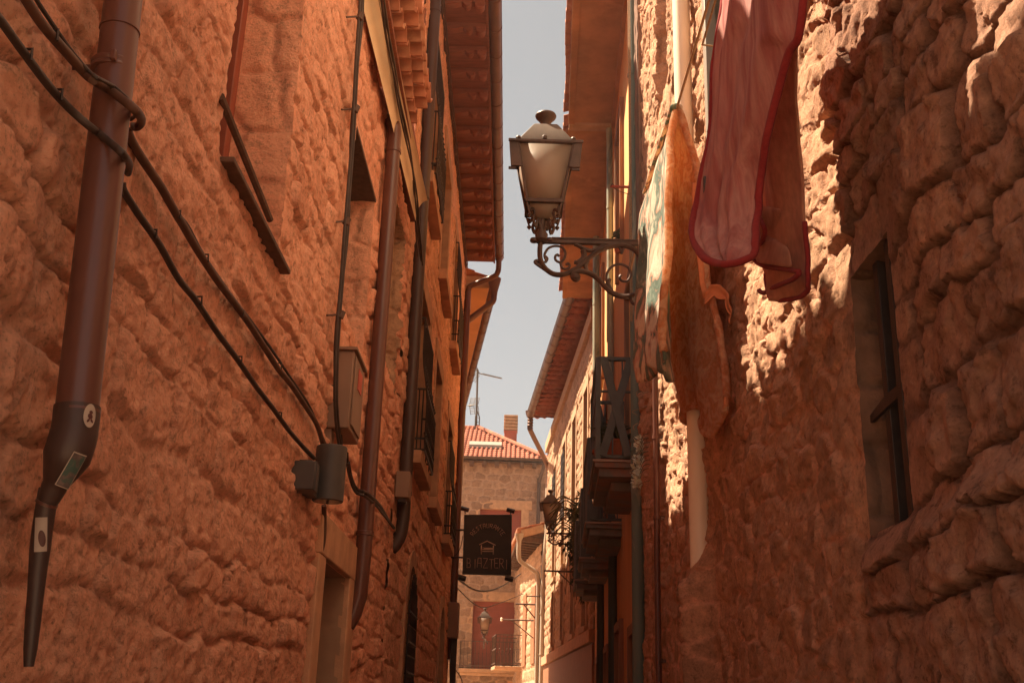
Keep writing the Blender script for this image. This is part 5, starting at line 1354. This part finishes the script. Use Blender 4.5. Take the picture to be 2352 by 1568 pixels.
for k in range(3): m.tube(smooth_path([(-1.0 + .03 * k, 19.45, 2.75), (-1.0 + .03 * k, 19.4, 2.3), (-.98 + .02 * k, 19.4, 1.9), (-1.02, 19.45, 1.6)], 4), .028, 6)
m.build('cable_end', M['cable'], mb2)
MB().tube(smooth_path([(-1.0, 19.3, 2.3), (-.82, 19.3, 2.1), (-.78, 19.3, 1.85), (-.95, 19.3, 1.72)], 5), .009, 5).build('cable_end', M['cable'], mb2)

# iron rods on the far right walls
def rod(label, pts, r, brace=None, tipm=None):
    t = thing('iron_bracket', label, 'bracket', pts[-1], None)
    m = MB(); m.tube(pts, r, 6)
    if brace: m.tube(brace, r * .7, 6)
    m.build('rod', M['iron_rust'], t)
    if tipm:
        MB().lathe([(.02, -.06), (.045, -.02), (.03, 0), (.045, .03), (.02, .07)], Vector(pts[0]), 8).build('insulator', M['porcelain'], t)
    return t
a = onY(1184, 1386, 34.3); rod('long iron awning rod with a slanting brace before the low house', [a, (.92, 34.3, a.z)], .028, [(a.x + .25, 34.3, a.z), (.90, 34.3, a.z - .55)])
a = onY(1152, 1422, 35.2); rod('iron bracket with a white insulator at its tip over the railed balcony', [a, (.85, 35.2, a.z)], .024, [(a.x + .3, 35.2, a.z), (.84, 35.2, a.z - .6)], True)
a = onY(1210, 1368, 33.75); rod('upper thin iron rod on the cream pipe of the low house', [a, (1.1, 33.75, a.z)], .02)
a = onY(1249, 1310, 23.9); rod('iron arm with a thin strut below the scrolled bracket of the middle lamp', [a, (xF(23.9), 23.9, a.z)], .02, [(a.x + .3, 23.9, a.z), (xF(23.9), 23.9, a.z - .42)])
a = onY(1402, 428, 9.4); rr_ = thing('metal_rod', 'short red metal rod with a loose wire sticking out above the lamp bracket', 'rod', a)
MB().tube([a, (1.16, 9.4, a.z - .005)], .014, 8).build('rod', M['rod_red'], rr_)
MB().tube(smooth_path([a + Vector((.03, 0, 0)), a + Vector((.06, -.02, -.05)), a + Vector((.2, -.05, -.12)), a + Vector((.3, -.1, -.22))], 5), .004, 5).tube(smooth_path([a + Vector((.0, -.016, -.012)), a + Vector((.02, -.016, .02)), a + Vector((.04, .012, .0)), a + Vector((.03, -.012, -.02))], 4), .004, 5).build('wire', M['cable_brown'], rr_)
for k, (x, y, lab) in enumerate(((1497, 385, 'lower metal hook in the wall beside the floral towel top'), (1530, 318, 'upper metal hook in the wall left of the towel peak'))):
    p = onX(x, y, 1.06); tag(MB().tube([p + Vector((.06, 0, -.08)), p + Vector((-.03, -.02, .0))], .012, 7).build('hook', M['pipe_greygreen']), lab, 'hook')

# pipes on the near right wall
wp = [onX(1560, -40, 1.02), onX(1560, 0, 1.02), onX(1568, 300, 1.02), onX(1574, 1000, 1.04), onX(1585, 1180, 1.07), onX(1590, 1290, 1.10)]
yw = 5.98
t = thing('drainpipe', 'white plastic pipe running down behind the floral towel and sinking into the right wall', 'drainpipe', (1.03, yw, 2))
MB().tube(smooth_path([(1.02, yw, 8.8), (1.02, yw, 5.5), (1.03, yw, 4.2), (1.045, yw - .0, 3.4), (1.05, yw + .02, 2.85), (1.052, yw + .03, 2.4), (1.054, yw + .03, 1.8)], 5), .057, 24).build('pipe', M['pipe_white'], t)
t = thing('drainpipe', 'thin brown conduit with ring clips below the towel on the right wall', 'drainpipe', (1.07, 7.9, 2))
MB().tube(smooth_path([(1.05, 7.72, 5.4), (1.05, 7.74, 4.2), (1.05, 7.76, 3.2), (1.045, 7.75, 2.5), (1.04, 7.7, 1.2)], 5), .022, 12).build('pipe', M['pipe_brown'], t)
cl = MB()
for z in (3.55, 2.95, 1.95): cl = MB(); cl.tube([(1.05, 7.755, z - .015), (1.05, 7.755, z + .015)], .028, 12); cl.beam((1.05, 7.755, z), (1.12, 7.755, z), .015, .02); cl.build('clip', M['pipe_brown'], t)

# ------------------------------------------------------------------ laundry
def lerp_list(L, t):
    """piecewise-linear value on a list of (t, value...)"""
    for a, b in zip(L, L[1:]):
        if t <= b[0]:
            k = (t - a[0]) / (b[0] - a[0]) if b[0] > a[0] else 0
            return [x + (y - x) * k for x, y in zip(a[1:], b[1:])]
    return list(L[-1][1:])
def f1(x, y, s):
    return float(fbm(np.array([x]), np.array([y]), s, 3)[0])

XR = .82
ropeA = onX(1555, 245, XR); 
tag(MB().tube([(.835, 1.2, 4.63), (XR, ropeA.y, ropeA.z + .0), (XR, 6.35, ropeA.z + .12), (XR + .1, 8.6, ropeA.z + .35)], .0055, 7).tube([(.845, 1.2, 4.645), (XR + .008, ropeA.y, ropeA.z + .012), (XR + .01, 6.35, ropeA.z + .13), (XR + .11, 8.6, ropeA.z + .365)], .004, 7).build('clothes_line', M['rope']),
    'tan clothes line running along the right wall above the hanging towels', 'clothes line')

tw = thing('towel', 'plush floral white and green towel folded over the clothes line along the right wall', 'towel', (XR, 5.6, 4.7))
def sheet(nr, nc, fn):
    return [[fn(i / (nr - 1), j / (nc - 1)) for j in range(nc)] for i in range(nr)]
zr = lambda y: ropeA.z + .012 + (y - ropeA.y) / (6.35 - ropeA.y) * .12
# alley-side layer: v 0 at the line, 1 at the hem; u 0 near edge, 1 far edge
def left_layer(v, u):
    y = lerp(ropeA.y + .02 - .10 * sstep_f(.05, .35, v) + .08 * v, 6.30 + .05 * v, u)
    zt = zr(lerp(ropeA.y, 6.3, u)); zb = lerp(3.16, 3.58, u ** .8) - .05 * math.sin(u * 9) + .10 * max(0, .1 - u) / .1 + .12 * max(0, u - .9) / .1 
    z = lerp(zt, zb, v)
    swell = math.sin(min(1, v * 6) * math.pi / 2)
    x = XR - .02 * swell - .05 * v - .034 * swell * math.sin(u * 14 + 1.2 * v + .8 * f1(u * 2, v * 2, 71)) * (.35 + .8 * v) - .012 * f1(u * 4, v * 5, 3) * swell
    if v > .93: x += .02 * (v - .93) / .07
    y += .012 * f1(u * 3 + 5, v * 6, 7) * v
    return Vector((x, y, z))
P = sheet(60, 60, left_layer)
MB().grid(P).build('alley_side', M['towel'], tw, solid=.016, sharp=0)
def right_layer(v, u):
    y = lerp(ropeA.y + .02 - .02 * v, 6.2, u) + .05 * v * v * (1 - u) + .05 * math.sin(v * 6 + u * 4) * v * min(1, u * 3)
    zt = zr(lerp(ropeA.y, 6.2, u)); zb = lerp(2.95, 3.30, u) - .07 * math.sin(u * 7 + .5) + .12 * max(0, .12 - u) / .12
    z = lerp(zt, zb, v)
    swell = math.sin(min(1, v * 6) * math.pi / 2)
    x = XR + .014 + .02 * swell + .15 * v ** .9 + .045 * swell * math.sin(u * 11 + .6 + 1.5 * v) * (.3 + .7 * v) + .03 * f1(u * 4, v * 5, 13) * swell
    return Vector((min(x, 1.04), y, z))
P = sheet(60, 50, right_layer)
MB().grid(P).build('wall_side', M['towel_back'], tw, solid=.018, sharp=0)
top = [[Vector((XR + .026 * math.cos(a), lerp(ropeA.y + .02, 6.29, u), zr(lerp(ropeA.y, 6.29, u)) + .018 * math.sin(a) - .004)) for a in np.linspace(-.2, math.pi + .2, 10)] for u in np.linspace(0, 1, 40)]
MB().grid(top).build('fold', M['towel'], tw, solid=.016, sharp=0)
# satin trim on the wall-side hem, coming loose half-way
def trim_pt(v, s):
    p = right_layer(v, 0); return p + Vector((-.012 - .03 * s, -.012 + .012 * math.sin(v * 40) * s, 0))
MB().grid([[trim_pt(v, s) for s in np.linspace(0, 1, 5)] for v in np.linspace(.28, .66, 50)]).build('trim', M['towel_trim'], tw, solid=.006, sharp=0)
b0 = right_layer(.66, 0)
path = [b0 + Vector((-.04, -.02, .02)), b0 + Vector((.0, -.05, .05)), b0 + Vector((.05, -.06, .035)), b0 + Vector((.075, -.06, -.03)), b0 + Vector((.085, -.05, -.09))]
path = smooth_path(path, 6)
fl = [[p + Vector((.006 * math.sin(i * .9 + s * 3), .03 * math.sin(s * 3), -.062 * s - .01 * math.sin(i * .8) * s)) for s in np.linspace(0, 1, 7)] for i, p in enumerate(path)]
MB().grid(fl).build('trim', M['towel_trim'], tw, solid=.008, sharp=0)
for fn_ in (left_layer, right_layer):
    e_ = [fn_(v, 0) + Vector((0, .008, 0)) for v in np.linspace(.015, .97, 60)]
    MB().tube(e_, [.021 + .004 * f1(k * .35, 1.0, 55) for k in range(60)], 10).build('hem', M['towel_back'], tw, sharp=0)
hem = [right_layer(1, u) + Vector((-.006, 0, .008)) for u in np.linspace(0, 1, 40)]
MB().tube(hem, .017, 8).build('hem', M['towel_back'], tw, sharp=0)
hem = [right_layer(v, 0) + Vector((-.004, .004, 0)) for v in np.linspace(.66, 1, 30)]
MB().tube(hem, .014, 8).build('hem', M['towel_trim'], tw, sharp=0)

tag(MB().tube([(.752, .9, 4.31), (.752, 3.9, 4.31), (1.12, 4.0, 4.33)], .005, 7).build('clothes_line', M['rope']), 'second clothes line above the rose red blanket, close to the right wall', 'clothes line')
bk = thing('blanket', 'rose red blanket with dark red piping hanging from the clothes line nearest the camera', 'blanket', (.7, 2.9, 4.3))
S = lambda x, y, X: onX(x, y, X - .10)
far = [Vector((.735, 3.30, 4.30))] + [S(1668, 0, .795), S(1652, 130, .775), S(1640, 300, .745), S(1622, 400, .715), S(1606, 480, .69), S(1602, 545, .67), S(1616, 582, .672), S(1640, 602, .69), S(1664, 607, .705)]
near = [Vector((.745, 2.28, 4.30))] + [S(1838, 0, .86), S(1806, 130, .85), S(1768, 300, .835), S(1746, 400, .825), S(1735, 480, .81), S(1731, 545, .79), S(1721, 582, .77), S(1698, 600, .74), S(1668, 607, .71)]
far_s = smooth_path(far, 8); near_s = smooth_path(near, 8)
def bl_pt(i, u):
    a, b_ = far_s[i], near_s[i]; p = a.lerp(b_, u)
    t = i / (len(far_s) - 1); wdt = (a - b_).length
    bulge = (.04 * math.sin(math.pi * u) * (1 - t) + .016 * math.sin(3 * math.pi * u + .4 + t) * (1 - t * .6) + .006 * math.sin(8 * math.pi * u + 4 * t)) * min(1, wdt / .16)
    bulge += (.016 * f1(u * 3, t * 6, 23) + .006 * f1(u * 14, t * 9, 24)) * min(1, wdt / .12)
    nrm = (b_ - a).cross(Vector((0, 0, 1))); nrm = nrm.normalized() if nrm.length > 1e-6 else Vector((1, 0, 0))
    return p - nrm * bulge * (1 if nrm.x > 0 else -1) * 1.0
P = [[bl_pt(i, u) for u in np.linspace(0, 1, 42)] for i in range(len(far_s))]
MB().grid(P).build('alley_side', M['blanket'], bk, solid=.008, sharp=0)
edge = [P[i][0] for i in range(len(P))] + [P[i][-1] for i in range(len(P) - 2, -1, -1)]
nE_ = len(P)
MB().tube(edge, .0115, 8, flat=1.2).build('piping', M['blanket_trim'], bk, sharp=0)
lb = P[int(len(P) * .50)][0]
# care label
q1 = S(1624, 425, .712); MB().box(q1 + Vector((-.012, -.012, -.028)), q1 + Vector((.004, .012, .028))).build('care_label', M['fitting_grey'], bk, .002)
far2 = [Vector((.765, 3.30, 4.30))] + [S(1700, 0, .93), S(1715, 130, .935), S(1722, 260, .94), S(1730, 410, .945), S(1735, 560, .95), S(1738, 620, .952), S(1745, 655, .955), S(1762, 678, .958), S(1788, 690, .962)]
near2 = [Vector((.775, 2.30, 4.30))] + [S(1842, 0, .90), S(1812, 130, .925), S(1814, 260, .94), S(1826, 410, .955), S(1836, 560, .97), S(1843, 620, .975), S(1840, 655, .972), S(1824, 682, .968), S(1792, 690, .963)]
f2, n2 = smooth_path(far2, 8), smooth_path(near2, 8)
def b2(i, u, lift=0):
    a, b_ = f2[i], n2[i]; p = a.lerp(b_, u); t = i / (len(f2) - 1); wdt = (a - b_).length
    s = (.022 * math.sin(2.2 * math.pi * u + 2 * t) + .014 * f1(u * 3, t * 7, 31)) * min(1, wdt / .12)
    return p + Vector((s - lift, -s * .3 - lift * .3, 0))
P2 = [[b2(i, u) for u in np.linspace(0, 1, 34)] for i in range(len(f2))]
MB().grid(P2).build('wall_side', M['blanket_back'], bk, solid=.008, sharp=0)
iz = [i for i in range(len(f2)) if f2[i].z < S(1738, 640, .952).z + .02]
MB().tube([P2[i][0] for i in range(iz[0], len(P2))] + [P2[i][-1] for i in range(len(P2) - 2, iz[0] - 14, -1)], .0085, 8).build('piping', M['blanket_trim'], bk, sharp=0)
# folded-over hem crossing the wall side in a zigzag
zz = [(1733, 470, .90), (1744, 500, .90), (1757, 530, .905), (1748, 560, .91), (1734, 585, .915), (1738, 602, .92), (1760, 612, .925), (1800, 617, .94), (1836, 624, .955)]
zz2 = [(1836, 628, .955), (1820, 642, .95), (1786, 656, .945), (1756, 672, .945), (1744, 692 - 24, .95)]
MB().tube(smooth_path([S(*a) for a in zz], 5), .0085, 8).build('piping', M['blanket_trim'], bk, sharp=0)
MB().tube(smooth_path([S(*a) for a in zz2], 5), .0085, 8).build('piping', M['blanket_trim'], bk, sharp=0)
Q = [[S(1733 + 6 * math.sin(k), 468 + k * 17, .905).lerp(S(1800 - 6 * k + 9 * k * (k > 4), 480 + k * 17, .945), u) for u in np.linspace(0, 1, 8)] for k in range(9)]
MB().grid([[p + Vector((-.004, 0, 0)) for p in q] for q in Q]).build('turned_hem', M['blanket_back'], bk, solid=.006, sharp=0, subd=1)

# ------------------------------------------------------------------ plants
def leafs(mb, c, rad, n, size, rng, droop=0, asp=.45):
    for _ in range(n):
        d = Vector((rng.gauss(0, 1), rng.gauss(0, 1), rng.gauss(0, 1))); d = d.normalized() * (rng.random() ** .5)
        p = Vector(c) + Vector((d.x * rad[0], d.y * rad[1], d.z * rad[2]))
        a = Vector((rng.gauss(0, 1), rng.gauss(0, 1), rng.gauss(0, 1) - droop)).normalized(); b = a.cross(Vector((rng.gauss(0, 1), rng.gauss(0, 1), rng.gauss(0, 1)))).normalized()
        s = size * rng.uniform(.6, 1.3); k = a.cross(b) * s * .12
        mb.add([p, p + a * s * .5 + b * s * asp * .5 + k, p + a * s, p + a * s * .5 - b * s * asp * .5 + k], [(0,1,2,3)])
rng = random.Random(9)
fl = thing('wall_plant', 'silver leaved plant with tiny pale flowers growing from the wall edge by the green pipe', 'plant', onX(1470, 1060, 1.05))
m = MB()
for (x, y, r) in ((1472, 1022, .055), (1468, 1060, .05), (1474, 1075, .06), (1466, 1090, .045), (1478, 1012, .04), (1462, 1110, .03)):
    leafs(m, onY(x, y, 8.9) + Vector((0, -.03, 0)), (r * 1.2, r * 1.2, r * 1.3), 70, .042, rng, .4, .8)
m.build('foliage', M['leaf_pale'], fl, sharp=0)
m = MB()
for k in range(9):
    p = onX(1484, 1000 + k * 10, 1.06); m.tube(smooth_path([p + Vector((.05, 0, .02)), p + Vector((-.02, -.02, .0)), p + Vector((-.05, -.03, -.07))], 4), .003, 4)
m.build('stem', M['leaf_dry'], fl)
tw_ = MB()
for k in range(7):
    p = onX(1474 - (k % 3) * 6, 905 + k * 34, 1.03); pp = [p + Vector((.08, 0, .03)), p, p + Vector((-.03 * (1 + k % 2), -.02, -.03)), p + Vector((-.02, -.03, -.06))]
    tw_.tube(smooth_path(pp, 4), .0035, 4)
p = onX(1470, 905, 1.02); tw_.tube([p + Vector((.03 * math.cos(a), 0, .03 * math.sin(a))) for a in np.linspace(0, 6, 12)], .0035, 4)
tag(tw_.build('wire', M['rope']), 'curly loose wire ends poking from the wall edge above the silver leaved plant', 'wire')

iv = thing('hanging_plant', 'dark green plant with thin drooping leaves trailing from the far balconies beside the middle lamp', 'plant', (1.2, 20.9, 4.4))
m = MB()
for (x, y, r, n) in ((1322, 1175, .24, 160), (1330, 1215, .22, 170), (1318, 1250, .28, 240), (1332, 1290, .22, 170), (1328, 1330, .16, 90), (1335, 1140, .12, 40), (1340, 1365, .1, 40)):
    leafs(m, onY(x, y, 21.0), (r * .8, r, r), n, .13, rng, 1.2, .28)
m.build('foliage', M['leaf'], iv, sharp=0)
m = MB()
for k in range(8): 
    p = onY(1328 + rng.uniform(-8, 8), 1165, 21.0); m.tube(smooth_path([p, p + Vector((-.1, rng.uniform(-.2, .2), -.3)), p + Vector((rng.uniform(-.2, .1), rng.uniform(-.2, .2), -1.2 - rng.random() * .6))], 5), .008, 4)
for k in range(16):
    p = onY(1322 + rng.uniform(-6, 6), 1160 + rng.uniform(-10, 80), 21.0); a = rng.uniform(2.4, 3.6)
    m.tube(smooth_path([p, p + Vector((.25 * math.cos(a), 0, .12)), p + Vector((.5 * math.cos(a), 0, -.02 - .2 * rng.random()))], 5), [.010] * 10 + [.004], 4)
m.build('stem', M['leaf_dry'], iv)

def potplant(name, label, base, r, h, kind):
    t = thing(name, label, 'potted plant', base)
    MB().lathe([(r * .72, 0), (r * .98, h * .9), (r * 1.08, h * .9), (r * 1.08, h), (r * .9, h), (r * .88, h * .9), (.001, h * .88)], base, 16).build('pot', M['pot'], t)
    m = MB()
    if kind == 'spiky':
        for k in range(26):
            a = rng.uniform(0, 6.28); L = rng.uniform(.22, .42); e = rng.uniform(.3, 1.2)
            p0 = Vector(base) + Vector((0, 0, h * .9)); p1 = p0 + Vector((math.cos(a) * L * .5 * math.cos(e), math.sin(a) * L * .5 * math.cos(e), L * .6 * math.sin(e))); p2 = p0 + Vector((math.cos(a) * L * math.cos(e * .7), math.sin(a) * L * math.cos(e * .7), L * .75 * math.sin(e * .8)))
            m.tube(smooth_path([p0, p1, p2], 4), [.011] * 5 + [.009, .007, .005, .002], 5, flat=.35)
    else:
        leafs(m, Vector(base) + Vector((0, 0, h + .1)), (r * 1.1, r * 1.1, .13), 110, .06, rng, -.3, .5)
    m.build('foliage', M['leaf'], t, sharp=0)
potplant('potted_plant', 'spiky leaved plant in a clay pot on the nearest iron balcony', (1.0, 10.05, 3.82), .13, .25, 'spiky')
potplant('potted_plant', 'big red clay pot in the middle of the nearest iron balcony', (.95, 10.65, 3.82), .15, .30, 'bush')
potplant('potted_plant', 'small leafy plant in a clay pot on a high sill above the red rod', (xE(11.95) - .07, 11.95, 6.9), .05, .09, 'bush')
